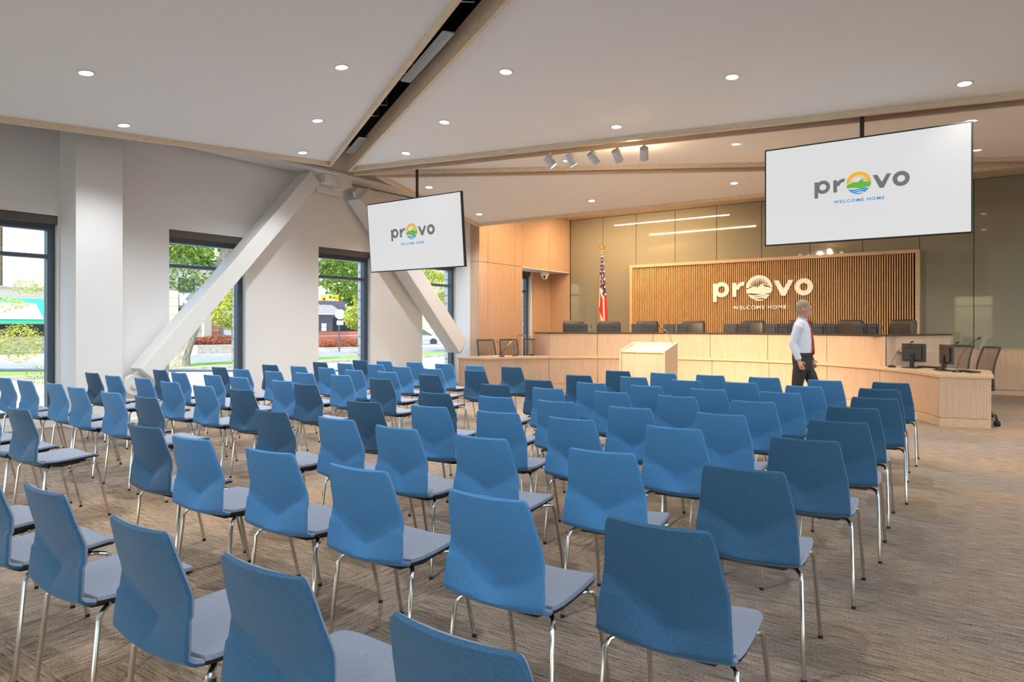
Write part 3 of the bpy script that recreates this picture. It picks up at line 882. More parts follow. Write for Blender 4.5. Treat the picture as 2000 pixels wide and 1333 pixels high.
gooseneck((-4.62, 11.40, 1.082), (-.17, .0, .30), 'thin black gooseneck microphone on the lectern', 'gooseneck microphones', base=False)

# ---- monitors
def monitor(name, w, h, stand_h, face_mat):
    """screen faces +y, back towards -y"""
    t = thing(name, 'x', 'monitor', (0, 0, 0))
    O0 = (0, 0, 0)
    b = MB(); b.box((-w / 2, -.012, stand_h), (w / 2, .018, stand_h + h)); b.box((-w * .36, -.038, stand_h + h * .12), (w * .36, -.012, stand_h + h * .86)); b.build('housing', face_mat, t, bevel=.006, off=O0)
    b = MB(); b.box((-w / 2 + .015, .018, stand_h + .015), (w / 2 - .015, .0195, stand_h + h - .015)); b.build('display', M['black'], t, off=O0)
    b = MB(); b.box((-w * .3, -.0395, stand_h + h * .74), (w * .3, -.038, stand_h + h * .79)); b.build('vent_slot', M['black'], t, off=O0)
    b = MB(); b.box((-.035, -.06, .01), (.035, -.035, stand_h + h * .45)); b.build('stand_neck', M['black'], t, bevel=.004, off=O0)
    b = MB(); b.box((-.12, -.14, 0), (.12, .06, .012)); b.build('stand_foot', M['black'], t, bevel=.004, off=O0)
    return t
def place(proto, used, loc, rz, label, group, scale=None):
    t = proto if not used[0] else copy_tree(proto)
    used[0] = True
    t.location = loc; t.rotation_euler = (0, 0, rz)
    if scale: t.scale = (scale,) * 3
    return tag(t, label, None, group)
MON = monitor('bench_monitor', .275, .34, .13, M['blackish']); mu = [False]

# high-backed leather chair (faces -y locally; back towards +y)
def leather_chair():
    t = thing('leather_armchair', 'x', 'chair', (0, 0, 0)); O0 = (0, 0, 0)
    def cushion(pts, w, th, mat_, nm):
        m_ = MB(); n = 10; rings = []
        for (y, z, ww, tt) in pts:
            ring = []
            for k in range(20):
                a = 2 * PI * k / 20
                cx_ = math.copysign(abs(math.cos(a)) ** .45, math.cos(a)); sy_ = math.copysign(abs(math.sin(a)) ** .6, math.sin(a))
                ring.append(Vector((ww * cx_, y + tt * sy_, z)))
            rings.append(ring)
        m_.ringloft(rings); return m_.build(nm, mat_, t, smooth=True, off=O0, seg_auto=60)
    cushion([(.20, .45, .24, .03), (.21, .50, .26, .05), (.24, .75, .27, .055), (.27, 1.0, .275, .06), (.285, 1.17, .27, .07), (.285, 1.235, .255, .055), (.285, 1.255, .22, .02)], 0, 0, M['leather'], 'backrest')
    m_ = MB(); m_.box((-.25, -.27, .42), (.25, .22, .51)); m_.build('seat', M['leather'], t, bevel=.03, bseg=3, off=O0)
    for s in (-1, 1):
        m_ = MB(); m_.tube([(s * .27, .2, .50), (s * .29, .19, .66), (s * .29, -.12, .67), (s * .27, -.14, .5)], .02, 8); m_.build('armrest', M['black'], t, smooth=True, off=O0)
    m_ = MB(); m_.cyl((0, 0, .1), (0, 0, .42), .03); m_.build('column', M['brushed'], t, smooth=True, off=O0)
    m_ = MB()
    for k in range(5):
        a = 2 * PI * k / 5 + .3; m_.tube([(0, 0, .12), (.29 * math.cos(a), .29 * math.sin(a), .07)], [.025, .016], 6)
        m_.ball((.29 * math.cos(a), .29 * math.sin(a), .032), .03, 8, 6)
    m_.build('caster_base', M['black'], t, smooth=True, off=O0)
    return t
LC = leather_chair(); lu = [False]
ORD = ['first', 'second', 'third', 'fourth', 'fifth', 'sixth', 'seventh', 'eighth', 'ninth']
CH = [(-8.46, 14.63), (-7.74, 15.08), (-6.92, 15.44), (-5.89, 15.71), (-4.57, 15.79), (-3.58, 15.67), (-2.56, 15.36), (-1.60, 14.87)]
MN = [(-8.14, 14.12), (-7.48, 14.54), (-6.74, 14.87), (-6.02, 15.07), (-4.66, 15.20), (-3.77, 15.09), (-2.78, 14.80), (-1.99, 14.40)]
def faceang(p): return math.atan2(p[1] - CY, p[0] - CX) - PI / 2
for i, p in enumerate(CH):
    where = ORD[i] + ' council seat from the left behind the tall bench'
    place(LC, lu, (p[0], p[1], .305), faceang(p) , 'dark brown leather armchair, ' + where, 'leather armchairs behind the bench')
for i, p in enumerate(MN):
    a = faceang(p); 
    for s, nm in ((-1, 'left'), (1, 'right')):
        off = Vector((math.cos(a), math.sin(a))) * (.145 * s)
        place(MON, mu, (p[0] + off.x, p[1] + off.y, 1.012), a - s * R(6), 'dark monitor, %s one of the pair at the %s bench seat from the left' % (nm, ORD[i]), 'paired monitors on the bench')
for i in (0, 2, 3, 5, 6, 7):
    p = CH[i]; a = faceang(p); rx = Vector((math.cos(a), math.sin(a)))
    q = Vector(MN[i]) + rx * .40
    gooseneck((q.x, q.y, 1.012), (-.06, .05, .40), 'thin black gooseneck microphone on the bench beside the %s seat monitors' % ORD[i], 'gooseneck microphones')

# mesh backed staff chairs
def mesh_chair():
    t = thing('mesh_office_chair', 'x', 'chair', (0, 0, 0)); O0 = (0, 0, 0)
    def bp_(x, s):   # back surface, s 0..1 upwards
        return Vector((x * (.225 - .02 * abs(s - .5)) * 1.0, .20 + .10 * s - .05 * math.sin(PI * s) + .03 * (1 - x * x) , .50 + .60 * s))
    fr_ = [bp_(-1, k / 8) for k in range(9)] + [bp_(-1 + 2 * k / 6, 1) for k in range(1, 6)] + [bp_(1, 1 - k / 8) for k in range(9)] + [bp_(1 - 2 * k / 6, 0) for k in range(1, 6)]
    m_ = MB(); m_.tube(fr_ + [fr_[0]], .015, 6, caps=False); m_.build('back_frame', M['blackish'], t, smooth=True, off=O0)
    m_ = MB()
    nx, nz = 20, 26
    for i in range(1, nx):
        x = -1 + 2 * i / nx; pts = [bp_(x, k / 6) for k in range(7)]
        for a, b in zip(pts, pts[1:]):
            w = Vector((.0038, 0, 0)); m_.add([a - w, a + w, b + w, b - w], [(0, 1, 2, 3)])
    for j in range(1, nz):
        s = j / nz; pts = [bp_(-1 + 2 * k / 6, s) for k in range(7)]
        for a, b in zip(pts, pts[1:]):
            w = Vector((0, 0, .0038)); m_.add([a - w, a + w, b + w, b - w], [(0, 1, 2, 3)])
    m_.build('back_mesh', M['mesh'], t, off=O0)
    m_ = MB(); m_.box((-.24, -.25, .43), (.24, .22, .50)); m_.build('seat', M['black'], t, bevel=.03, bseg=3, off=O0)
    m_ = MB(); m_.tube([(0, .18, .42), (0, .27, .46), (0, .24, .62)], .022, 8); m_.build('back_support', M['black'], t, smooth=True, off=O0)
    m_ = MB(); m_.cyl((0, 0, .1), (0, 0, .43), .028); m_.build('column', M['brushed'], t, smooth=True, off=O0)
    m_ = MB()
    for k in range(5):
        a = 2 * PI * k / 5 + .2; m_.tube([(0, 0, .12), (.28 * math.cos(a), .28 * math.sin(a), .08)], [.025, .016], 6); m_.ball((.28 * math.cos(a), .28 * math.sin(a), .032), .03, 8, 6)
    m_.build('caster_base', M['black'], t, smooth=True, off=O0)
    return t
MC = mesh_chair(); cu_ = [False]
for (x, y, rz, lab) in ((-9.62, 12.72, R(62), 'leftmost of the three at the left counter'), (-9.50, 13.38, R(48), 'middle one of the three at the left counter'), (-9.28, 14.02, R(40), 'right one of the three at the left counter'),
                        (-.66, 13.62, R(-42), 'behind the second monitor at the right counter'), (-.30, 12.95, R(-60), 'at the right end of the low counter')):
    place(MC, cu_, (x, y, 0), rz, 'grey mesh-backed office chair, ' + lab, 'mesh office chairs behind the low counter')

# items on the low counter
DM = monitor('desk_monitor', .41, .30, .10, M['blackish'])
place(DM, [False], (-1.10, 13.05, .743), R(-30), 'dark desktop monitor seen from behind, left one on the right counter', 'desktop monitors on the right counter')
d2 = copy_tree(DM); d2.location = (-.62, 12.55, .743); d2.rotation_euler = (0, 0, R(-62)); tag(d2, 'dark desktop monitor turned sideways, right one on the right counter')
def keyboard(loc, rz, label):
    t = thing('keyboard', label, 'keyboard', loc, rz, 'keyboards on the right counter')
    b = MB(); b.box((-.21, -.07, 0), (.21, .07, .018)); b.build('case', M['black'], t, bevel=.004, off=(0, 0, 0))
    b = MB()
    for r_ in range(5):
        for k in range(15): b.box((-.2 + k * .0268, -.062 + r_ * .025, .018), (-.2 + k * .0268 + .022, -.062 + r_ * .025 + .02, .023))
    b.build('keys', M['blackish'], t, off=(0, 0, 0))
keyboard((-.86, 13.20, .743), R(-32), 'black keyboard lying behind the left desktop monitor')
keyboard((-.33, 12.35, .743), R(-62), 'black keyboard lying at the counter end by the mesh chair')
gooseneck((-1.42, 13.05, .743), (.28, .0, .42), 'black gooseneck microphone left of the left desktop monitor', 'gooseneck microphones')
gooseneck((-.72, 12.83, .743), (.22, .02, .42), 'black gooseneck microphone between the two desktop monitors', 'gooseneck microphones')
gooseneck((-.47, 12.25, .743), (.26, .05, .50), 'tall black gooseneck microphone beside the rightmost mesh chair', 'gooseneck microphones')
gooseneck((-9.02, 12.35, .743), (-.22, .12, .33), 'black gooseneck microphone at the left end of the low counter', 'gooseneck microphones')
gooseneck((-9.02, 12.85, .743), (-.18, .12, .36), 'black gooseneck microphone in the middle of the left counter', 'gooseneck microphones')
gooseneck((-8.80, 13.22, .743), (-.12, .12, .42), 'black gooseneck microphone near the bench end on the left counter', 'gooseneck microphones')

# PTZ camera under the recess soffit
t = thing('ceiling_camera', 'small white dome camera hanging under the oak recess by the flag', 'camera', (-10.5, 16.45, 2.985))
b = MB(); b.cyl((-10.5, 16.45, 2.985), (-10.5, 16.45, 2.93), .09, 20); b.box((-10.6, 16.38, 2.87), (-10.4, 16.52, 2.935)); b.build('mount', M['white_sign'], t, bevel=.004)
b = MB(); b.ball((-10.5, 16.45, 2.84), (.085, .085, .085), 16, 10); b.build('head', M['white_sign'], t, smooth=True)
b = MB(); b.cyl((-10.47, 16.385, 2.83), (-10.45, 16.35, 2.82), .035, 14); b.build('camera_lens', M['black'], t, smooth=True)

# ---- flag on its pole
t = thing('flag', 'furled american flag on a pole with golden eagle before the glass wall', 'flag', (-8.72, 16.55, 0))
fx, fy = -8.72, 16.55
b = MB(); b.cyl((fx, fy, 0), (fx, fy, .05), .17, 24); b.cyl((fx, fy, .05), (fx, fy, .12), .05, 16); b.build('pole_base', M['gold'] if 'gold' in M else M.setdefault('gold', mat('gold metal', (.75, .50, .14), .3, metal=1)), t, smooth=True)
b = MB(); b.cyl((fx, fy, .1), (fx, fy, 3.45), .014, 10); b.build('pole', mat('pale pole', (.75, .62, .42), .4), t, smooth=True)
b = MB(); b.ball((fx, fy, 3.46), .03, 10, 8); b.ball((fx, fy, 3.53), (.022, .03, .045), 10, 8)
for s in (-1, 1):
    b.add([(fx, fy, 3.53), (fx + s * .05, fy, 3.60), (fx + s * .13, fy, 3.585), (fx + s * .10, fy, 3.55), (fx + s * .03, fy, 3.50),
           (fx, fy + .014, 3.53), (fx + s * .05, fy + .014, 3.60), (fx + s * .13, fy + .014, 3.585), (fx + s * .10, fy + .014, 3.55), (fx + s * .03, fy + .014, 3.50)],
          [(0, 1, 2, 3, 4), (5, 6, 7, 8, 9), (0, 1, 6, 5), (1, 2, 7, 6), (2, 3, 8, 7), (3, 4, 9, 8), (4, 0, 5, 9)])
b.build('eagle_finial', M['gold'], t, smooth=True)
fm = [mat('flag red', (.60, .02, .03), .75), mat('flag white', (.78, .74, .70), .75), mat('flag blue', (.03, .025, .13), .75), M['gold']]
b = MB(); ns_, nt_ = 90, 90
def fpt3(u, v):
    """furled cloth: u across the pleats, v downwards"""
    z = 3.37 - v * 2.25 - .10 * math.sin(u * PI) * v
    w = .035 + .135 * min(1, v * 1.5) ** .9
    ph = u * 4.6 * PI
    x = fx + .02 + (u - .5) * w * 1.25 + .045 * w / .17 * math.sin(ph) + .05 * v
    y = fy - .035 - .10 * w / .17 * (.5 + .5 * math.cos(ph)) 
    return (x, y, z)
vs = [fpt3(i / ns_, j / nt_) for j in range(nt_ + 1) for i in range(ns_ + 1)]
fs = []; mi = []
for j in range(nt_):
    for i in range(ns_):
        fs.append((j * (ns_ + 1) + i, j * (ns_ + 1) + i + 1, (j + 1) * (ns_ + 1) + i + 1, (j + 1) * (ns_ + 1) + i))
        u, v = (i + .5) / ns_, (j + .5) / nt_
        if i < 3 and v > .25 or i >= ns_ - 2 or j >= nt_ - 1: mi.append(3)
        elif v < .30 + .22 * u:
            a_, b_ = (u * 9) % 1, (v * 22) % 1
            par = (int(u * 9) + int(v * 22)) % 2
            mi.append(1 if par == 0 and .2 < a_ < .8 and .2 < b_ < .75 else 2)
        else: mi.append(int(v * 4.4 + (1 - u) * 3.4) % 2 if u < .62 else int(u * 9) % 2)
b.add(vs, fs); b.m = mi
b.build('cloth', fm, t, smooth='all')

# ---- track spotlights
sp0 = None
TR = [(-5.728, 9.109), (-5.381, 9.175), (-5.014, 9.235), (-4.645, 9.30), (-4.237, 9.36)]
AIM = [(-4.2, 11.3, 1.0), (-4.9, 11.3, 1.0), (-3.6, 14.2, .9), (-4.6, 14.2, 1.0), (-5.8, 14.2, 1.0)]
for i, (x, y) in enumerate(TR):
    z0 = PBp[0] + PBp[1] * x + PBp[2] * y
    t = thing('ceiling_spotlight', 'small grey adjustable spotlight, %s of the row of five under the ceiling' % (ORD[i] + ' from the left'), 'spotlight', (x, y, z0), 0, 'row of spotlights under the ceiling')
    d = (Vector(AIM[i]) - Vector((x, y, z0 - .14))).normalized()
    side = [.35, .25, .12, 0, -.12][i]
    d = (d + Vector((side, 0, -.25))).normalized()
    c = Vector((0, 0, -.12))
    b = MB(); b.cyl((0, 0, .02), (0, 0, -.06), .02, 10); b.tube([(-.05, 0, -.05), (.05, 0, -.05)], .012, 6); b.build('stem', M['track_grey'], t, smooth=True, off=(0, 0, 0))
    b = MB(); b.tube([c - d * .09, c - d * .085, c + d * .09, c + d * .10], [.04, .062, .064, .068], 18); b.build('can', M['track_grey'], t, smooth=True, off=(0, 0, 0))
    b = MB(); b.tube([c + d * .094, c + d * .103], .056, 18); b.build('lens', M['lamp'], t, off=(0, 0, 0))
    src = Vector((x, y, z0)) + c + d * .12
    add_light('track_lamp', 'SPOT', tuple(src), TRACK_W, (1, .78, .52), .05, aim=AIM[i], spot=62, blend=.9)

# bare point lamp added for spill from the middle spotlights on the timber and ceiling beside them
add_light('added_spill', 'POINT', (-4.6, 9.72, 3.99), 26, (1, .70, .40), .05)

# ================================================================== AUDIENCE CHAIRS
def audience_chair(dark):
    t = thing('audience_chair', 'x', 'chair', (0, 0, 0)); O0 = (0, 0, 0)
    NX = 20
    EDGE = [(.85, .000, .148), (.847, .001, .156), (.840, .003, .162), (.828, .006, .1665), (.80, .014, .172), (.74, .030, .181), (.69, .046, .189), (.662, .054, .194), (.63, .051, .198), (.59, .045, .203), (.55, .039, .207), (.515, .036, .210), (.488, .040, .212), (.472, .052, .213), (.462, .070, .213), (.455, .095, .213)]
    def edge(z):
        for p, q in zip(EDGE, EDGE[1:]):
            if z >= q[0] - 1e-9:
                k = (p[0] - z) / (p[0] - q[0]); return p[1] + (q[1] - p[1]) * k, p[2] + (q[2] - p[2]) * k
        return EDGE[-1][1], EDGE[-1][2]
    prof = [.85, .847, .840, .828, .81, .78, .75, .72] + [.70 - .0112 * k for k in range(20)] + [.478, .470, .463, .457, .455]
    def shell_pt(z, x):
        ye, w = edge(z); ax = abs(x)
        zv = .552 + .112 * ax                       # height of the V-shaped fold at this place
        if z >= zv:
            pl = .054 + (.662 - z) * .285           # the flat upper facet, carried on down to the tip of the V
            y = pl + (ye - pl) * ax ** 3 if z > .664 else pl
        else:
            yv = .054 + (.662 - zv) * .285
            if z > .488:
                k = (zv - z) / (zv - .488)
                yb = .040 - .006 * (1 - ax)
                y = yv + (yb - yv) * k
            else:
                y = .040 - .006 * (1 - ax) + (ye - .040)
        wrap = .014 * ax ** 2 * (1 if z > .6 else .5)
        dz = -.007 * (1 - ax ** 2) if z > .8 else 0
        if z < .56: dz -= .014 * (1 - ax ** 2) * min(1, (.56 - z) / .08)
        return Vector((x * w, y + wrap, z + dz))
    th = .020
    rows_b = [[shell_pt(p, -1 + 2 * i / NX) for i in range(NX + 1)] for p in prof]
    def solid(rows, th, up, nm, mats, mi_out, mi_in):
        nr, nc_ = len(rows), len(rows[0])
        nrm = []
        for j in range(nr):
            for i in range(nc_):
                a = rows[min(j + 1, nr - 1)][i] - rows[max(j - 1, 0)][i]; b_ = rows[j][min(i + 1, nc_ - 1)] - rows[j][max(i - 1, 0)]
                n = a.cross(b_).normalized()
                if n.dot(up) < 0: n = -n
                nrm.append(n)
        V = [v for r_ in rows for v in r_]
        m_ = MB(); n0 = len(V)
        # rounded rim: outer skin, inner skin offset, rim through a middle loop
        inn = [v + n * th for v, n in zip(V, nrm)]
        m_.v = [tuple(v) for v in V + inn]
        for j in range(nr - 1):
            for i in range(nc_ - 1):
                a = j * nc_ + i
                m_.f.append((a, a + 1, a + nc_ + 1, a + nc_)); m_.m.append(mi_out)
                m_.f.append((n0 + a, n0 + a + nc_, n0 + a + nc_ + 1, n0 + a + 1)); m_.m.append(mi_in)
        rim = [i for i in range(nc_)] + [j * nc_ + nc_ - 1 for j in range(1, nr)] + [(nr - 1) * nc_ + i for i in range(nc_ - 2, -1, -1)] + [j * nc_ for j in range(nr - 2, 0, -1)]
        mids = []
        cen = sum((V[i] for i in rim), Vector()) / len(rim)
        for k in range(len(rim)):
            i = rim[k]; d = (V[i] - cen); d = (d - nrm[i] * d.dot(nrm[i])).normalized()
            mids.append(len(m_.v)); m_.v.append(tuple((V[i] + inn[i]) / 2 + d * .006))
        for k in range(len(rim)):
            a, b_ = rim[k], rim[(k + 1) % len(rim)]; c_, d_ = mids[k], mids[(k + 1) % len(rim)]
            m_.f.append((a, b_, d_, c_)); m_.m.append(mi_out); m_.f.append((c_, d_, n0 + b_, n0 + a)); m_.m.append(mi_in)
        return m_.build(nm, mats, t, smooth=True, off=O0, seg_auto=50)
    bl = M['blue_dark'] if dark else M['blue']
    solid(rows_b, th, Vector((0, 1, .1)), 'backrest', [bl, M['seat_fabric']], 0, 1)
    # seat: continues from the bottom roll forward
    sp = [(.112, .4480, .211), (.13, .446, .214), (.18, .443, .215), (.25, .444, .214), (.32, .447, .212), (.39, .451, .209), (.44, .453, .205), (.475, .450, .196), (.495, .443, .178)]
    rows_s = []
    for y, z, w in sp:
        rows_s.append([Vector((x * w, y - (.012 * (1 - abs(x)) if y < .1 else 0) + (-.02 * abs(x) ** 4 if y > .46 else 0), z - .008 * (1 - x * x) + (.006 * x * x))) for x in [-1 + 2 * i / NX for i in range(NX + 1)]])
    solid(rows_s, .026, Vector((0, 0, 1)), 'seat', [M['black'], M['seat_fabric']], 0, 1)
    # black pan below
    m_ = MB()
    pan = [(.085, .449, .06), (.092, .438, .11), (.12, .424, .145), (.25, .412, .16), (.38, .420, .15), (.44, .438, .11), (.455, .446, .05)]
    m_.ringloft([[Vector((x * w, y, z)) for x in (-1, -.5, 0, .5, 1)] + [Vector((x * w, y, z + .022)) for x in (1, .5, 0, -.5, -1)] for y, z, w in pan])
    m_.build('seat_pan', M['black'], t, smooth=True, off=O0)
    m_ = MB()
    for y in (.17, .37): m_.tube([(-.17, y, .425), (.17, y, .425)], .009, 8)
    m_.build('cross_bar', M['chrome'], t, smooth=True, off=O0)
    for s in (-1, 1):
        # rear leg
        m_ = MB(); m_.tube([(s * .15, .17, .427), (s * .185, .155, .428), (s * .203, .13, .418), (s * .211, .115, .395), (s * .226, .075, .012)], .0095, 10)
        lg = m_.build('leg', M['chrome'], t, smooth=True, off=O0)
        c_ = MB(); c_.cyl((s * .226, .075, 0), (s * .226, .075, .016), .011, 8); c_.build('foot_cap', M['rubber'], lg, smooth=True, off=O0)
        m_ = MB(); m_.tube([(s * .15, .37, .427), (s * .185, .40, .432), (s * .200, .435, .424), (s * .206, .455, .40), (s * .222, .545, .012)], .0095, 10)
        lg = m_.build('leg', M['chrome'], t, smooth=True, off=O0)
        c_ = MB(); c_.cyl((s * .222, .545, 0), (s * .222, .545, .016), .011, 8); c_.build('foot_cap', M['rubber'], lg, smooth=True, off=O0)
    return t

CHAIRS = [
 (1,'L',[(-5.63,7.91,3),(-6.27,7.88,1),(-6.93,7.94,2),(-7.63,8.03,1),(-8.29,8.00,1),(-8.81,7.94,2)]),
 (1,'R',[(-0.88,7.99,2),(-1.50,7.93,1),(-2.15,7.98,2),(-2.77,7.97,2),(-3.38,8.00,-2),(-4.01,8.02,2)]),
 (2,'L',[(-5.56,6.99,2),(-6.28,6.96,0),(-6.96,7.05,0),(-7.69,7.24,2),(-8.31,7.18,1),(-8.87,7.15,0)]),
 (2,'R',[(-0.88,7.13,3),(-1.52,7.04,2),(-2.16,7.13,3),(-2.72,7.06,-0),(-3.39,7.17,-1),(-4.04,7.05,1)]),
 (3,'L',[(-5.56,6.10,-1),(-6.34,6.16,1),(-6.95,6.15,1),(-7.65,6.27,1),(-8.26,6.27,2),(-8.91,6.25,4)]),
 (3,'R',[(-0.80,6.22,5),(-1.55,6.26,4),(-2.18,6.20,1),(-2.79,6.19,2),(-3.40,6.18,0),(-4.04,6.17,1)]),
 (4,'L',[(-5.58,5.32,0),(-6.37,5.43,2),(-7.03,5.42,1),(-7.59,5.37,2),(-8.31,5.38,3),(-8.98,5.47,1)]),
 (4,'R',[(-0.84,5.41,2),(-1.54,5.39,1),(-2.17,5.42,1),(-2.79,5.44,-0),(-3.44,5.41,1),(-4.10,5.46,3)]),
 (5,'L',[(-5.68,4.39,3),(-6.23,4.51,1),(-7.07,4.54,0),(-7.66,4.57,1),(-8.37,4.55,1),(-9.08,4.68,0)]),
 (5,'R',[(-0.79,4.57,3),(-1.50,4.50,0),(-2.15,4.48,2),(-2.80,4.52,1),(-3.38,4.51,4),(-4.01,4.47,3)]),
 (6,'L',[(-5.68,3.67,3),(-6.35,3.69,1),(-7.07,3.74,2),(-7.81,3.83,1),(-8.49,3.82,2),(-9.21,3.90,1)]),
 (6,'R',[(-0.81,3.75,2),(-1.52,3.74,3),(-2.20,3.73,1),(-2.77,3.72,6),(-3.38,3.70,4),(-4.01,3.64,5)]),
 (7,'L',[(-5.73,2.83,1),(-6.39,2.85,1),(-7.17,2.89,1),(-7.84,2.96,1),(-8.50,2.93,3),(-9.14,2.95,2)]),
 (7,'R',[(-0.85,2.83,3),(-1.51,2.84,6),(-2.22,2.83,3),(-2.84,2.82,0),(-3.42,2.87,1),(-4.10,2.87,2)]),
 (8,'L',[(-5.69,1.91,2),(-6.33,1.90,0),(-7.00,1.92,2)]),
 (8,'R',[(-0.82,1.88,2),(-1.44,1.86,2),(-2.16,1.92,3),(-2.79,1.94,4),(-3.45,1.93,3),(-4.08,2.00,2)]),
 (9,'L',[]),
 (9,'R',[(-0.85,0.98,0),(-1.47,0.99,1),(-2.08,0.99,-0),(-2.80,1.01,0),(-3.43,1.00,1),(-4.06,1.00,0)]),
]
ROWN = ['front', 'second', 'third', 'fourth', 'fifth', 'sixth', 'seventh', 'eighth', 'rearmost']
PR = {True: audience_chair(True), False: audience_chair(False)}; used = {True: False, False: False}
POS_R = ['at the right end', 'second from the right', 'third from the right', 'fourth from the right', 'second from the aisle', 'on the aisle']
POS_L = ['on the aisle', 'second from the aisle', 'third from the aisle', 'fourth from the aisle', 'fifth from the aisle', 'at the window end']
random.seed(3)
for row, blk, lst in CHAIRS:
    for i, (x, y, a) in enumerate(lst):
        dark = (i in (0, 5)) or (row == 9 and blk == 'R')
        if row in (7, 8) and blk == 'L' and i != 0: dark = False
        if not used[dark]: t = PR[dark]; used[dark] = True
        else: t = copy_tree(PR[dark])
        t.location = (x, y, 0); t.rotation_euler = (0, 0, R(a))
        tag(t, '%s blue chair on chrome legs, %s block, %s row, %s' % ('darker' if dark else 'bright', 'right' if blk == 'R' else 'left', ROWN[row - 1], (POS_R if blk == 'R' else POS_L)[i]),
            'chair', 'blue audience chairs in rows')

# black caster wheel of an office chair leg peeking out beyond the counter end
t = thing('chair_caster_leg', 'black office chair leg with a caster poking out beside the counter end', 'stand', (.02, 11.98, 0))
b = MB(); b.tube([(.0, 12.22, .13), (.01, 12.08, .12), (.02, 11.98, .085)], .016, 8); b.build('arm', M['black'], t, smooth=True)
b = MB(); b.cyl((-.005, 11.95, .04), (.05, 11.97, .04), .04, 16); b.build('caster', M['rubber'], t, smooth=True)

# ================================================================== WALKING MAN
skin = mat('skin', (.56, .29, .20), .5); hair = mat('grey hair', (.36, .29, .22), .8)
shirt = mat('pale blue shirt', (.62, .66, .78), .7); trous = mat('black trousers', (.022, .021, .022), .75)
tie = mat('red tie', (.42, .03, .035), .6); shoe = mat('black shoes', (.015, .013, .012), .3)
mx_, my_ = -2.29, 10.55
man = thing('person', 'man in pale blue shirt, red tie and black trousers walking right before the dais', 'person', (mx_, my_, 0), R(-2))
man.scale = (.985, .985, .985)
# local frame: faces +x? he walks towards +x (image right), front turned slightly to the viewer
def ell(c, rx, ry, z=None, n=20, tilt=0):
    return [Vector((c[0] + rx * math.cos(2 * PI * k / n), c[1] + ry * math.sin(2 * PI * k / n), c[2])) for k in range(n)]
def remesh(mb_, nm, m_, parent, vox, smooth_it=6):
    o = mb_.build(nm, m_, parent, off=(0, 0, 0))
    r_ = o.modifiers.new('remesh', 'REMESH'); r_.mode = 'VOXEL'; r_.voxel_size = vox; r_.use_smooth_shade = True
    s = o.modifiers.new('smooth', 'SMOOTH'); s.iterations = smooth_it; s.factor = .5
    dg = bpy.context.evaluated_depsgraph_get()
    me = bpy.data.meshes.new_from_object(o.evaluated_get(dg))
    o.modifiers.clear(); o.data = me
    return o
# forward = +x, left hand = +y, right hand = -y (towards the viewer)
HIP = {1: Vector((.0, .095, .93)), -1: Vector((.0, -.095, .93))}
KNEE = {1: Vector((.17, .09, .52)), -1: Vector((-.02, -.105, .50))}
ANK = {1: Vector((.30, .10, .13)), -1: Vector((-.20, -.105, .13))}
KNEE[-1] = Vector((-.06, -.10, .50)); ANK[-1] = Vector((-.20, -.10, .12))
SH = {1: Vector((.0, .185, 1.49)), -1: Vector((.0, -.185, 1.49))}
EL = {1: Vector((-.02, .235, 1.20)), -1: Vector((-.08, -.225, 1.20))}
WR = {1: Vector((.07, .225, .96)), -1: Vector((.01, -.225, .955))}
def torso(m_, g):
    m_.ringloft([ell((0, 0, .86), .105 + g, .165 + g), ell((0, 0, .95), .118 + g, .175 + g), ell((.0, 0, 1.04), .122 + g, .165 + g), ell((.005, 0, 1.15), .125 + g, .165 + g),
                 ell((.0, 0, 1.30), .122 + g, .18 + g), ell((-.005, 0, 1.42), .112 + g, .19 + g), ell((-.01, 0, 1.50), .085 + g, .165 + g), ell((-.01, 0, 1.54), .06 + g, .10 + g), ell((-.005, 0, 1.56), .055, .06)])
def limb(m_, pts, rs): m_.tube([tuple(p) for p in pts], rs, 14)
def arm(m_, s, g, end=1.0):
    limb(m_, [SH[s] + Vector((0, -s * .03, .01)), SH[s] + Vector((0, s * .01, -.05)), (SH[s] + EL[s]) / 2, EL[s], (EL[s] * .6 + WR[s] * .4), EL[s] + (WR[s] - EL[s]) * end], [.055 + g, .058 + g, .050 + g, .043 + g, .041 + g, .029 + g])
def leg(m_, s, g):
    limb(m_, [HIP[s] + Vector((0, -s * .01, .04)), HIP[s] + Vector((0, 0, -.06)), (HIP[s] + KNEE[s]) / 2, KNEE[s], KNEE[s] * .65 + ANK[s] * .35, ANK[s]], [.095 + g, .092 + g, .078 + g, .058 + g, .056 + g, .040 + g])
body = MB()
torso(body, 0)
for s in (1, -1): arm(body, s, 0); leg(body, s, 0)
HC = Vector((.03, 0, 1.70))
body.tube([(-.01, 0, 1.50), (.0, 0, 1.56), (.012, 0, 1.62)], [.062, .056, .056], 14)
body.ball(HC + Vector((-.012, 0, .03)), (.098, .077, .105), 20, 14)
body.ball(HC + Vector((.02, 0, -.04)), (.075, .062, .085), 18, 12)
body.ball(HC + Vector((.055, 0, -.09)), (.032, .035, .028), 12, 8)        # chin
body.tube([tuple(HC + Vector((.082, 0, .02))), tuple(HC + Vector((.098, 0, -.005))), tuple(HC + Vector((.108, 0, -.025))), tuple(HC + Vector((.088, 0, -.035)))], [.010, .013, .016, .012], 8)   # nose
body.tube([tuple(HC + Vector((.078, -.04, .03))), tuple(HC + Vector((.09, 0, .034))), tuple(HC + Vector((.078, .04, .03)))], .010, 8)   # brow
body.tube([tuple(HC + Vector((.078, -.024, -.062))), tuple(HC + Vector((.09, 0, -.06))), tuple(HC + Vector((.078, .024, -.062)))], .008, 8)   # lips
for s in (1, -1): body.ball(HC + Vector((-.008, s * .08, -.005)), (.020, .009, .032), 10, 8)     # ears
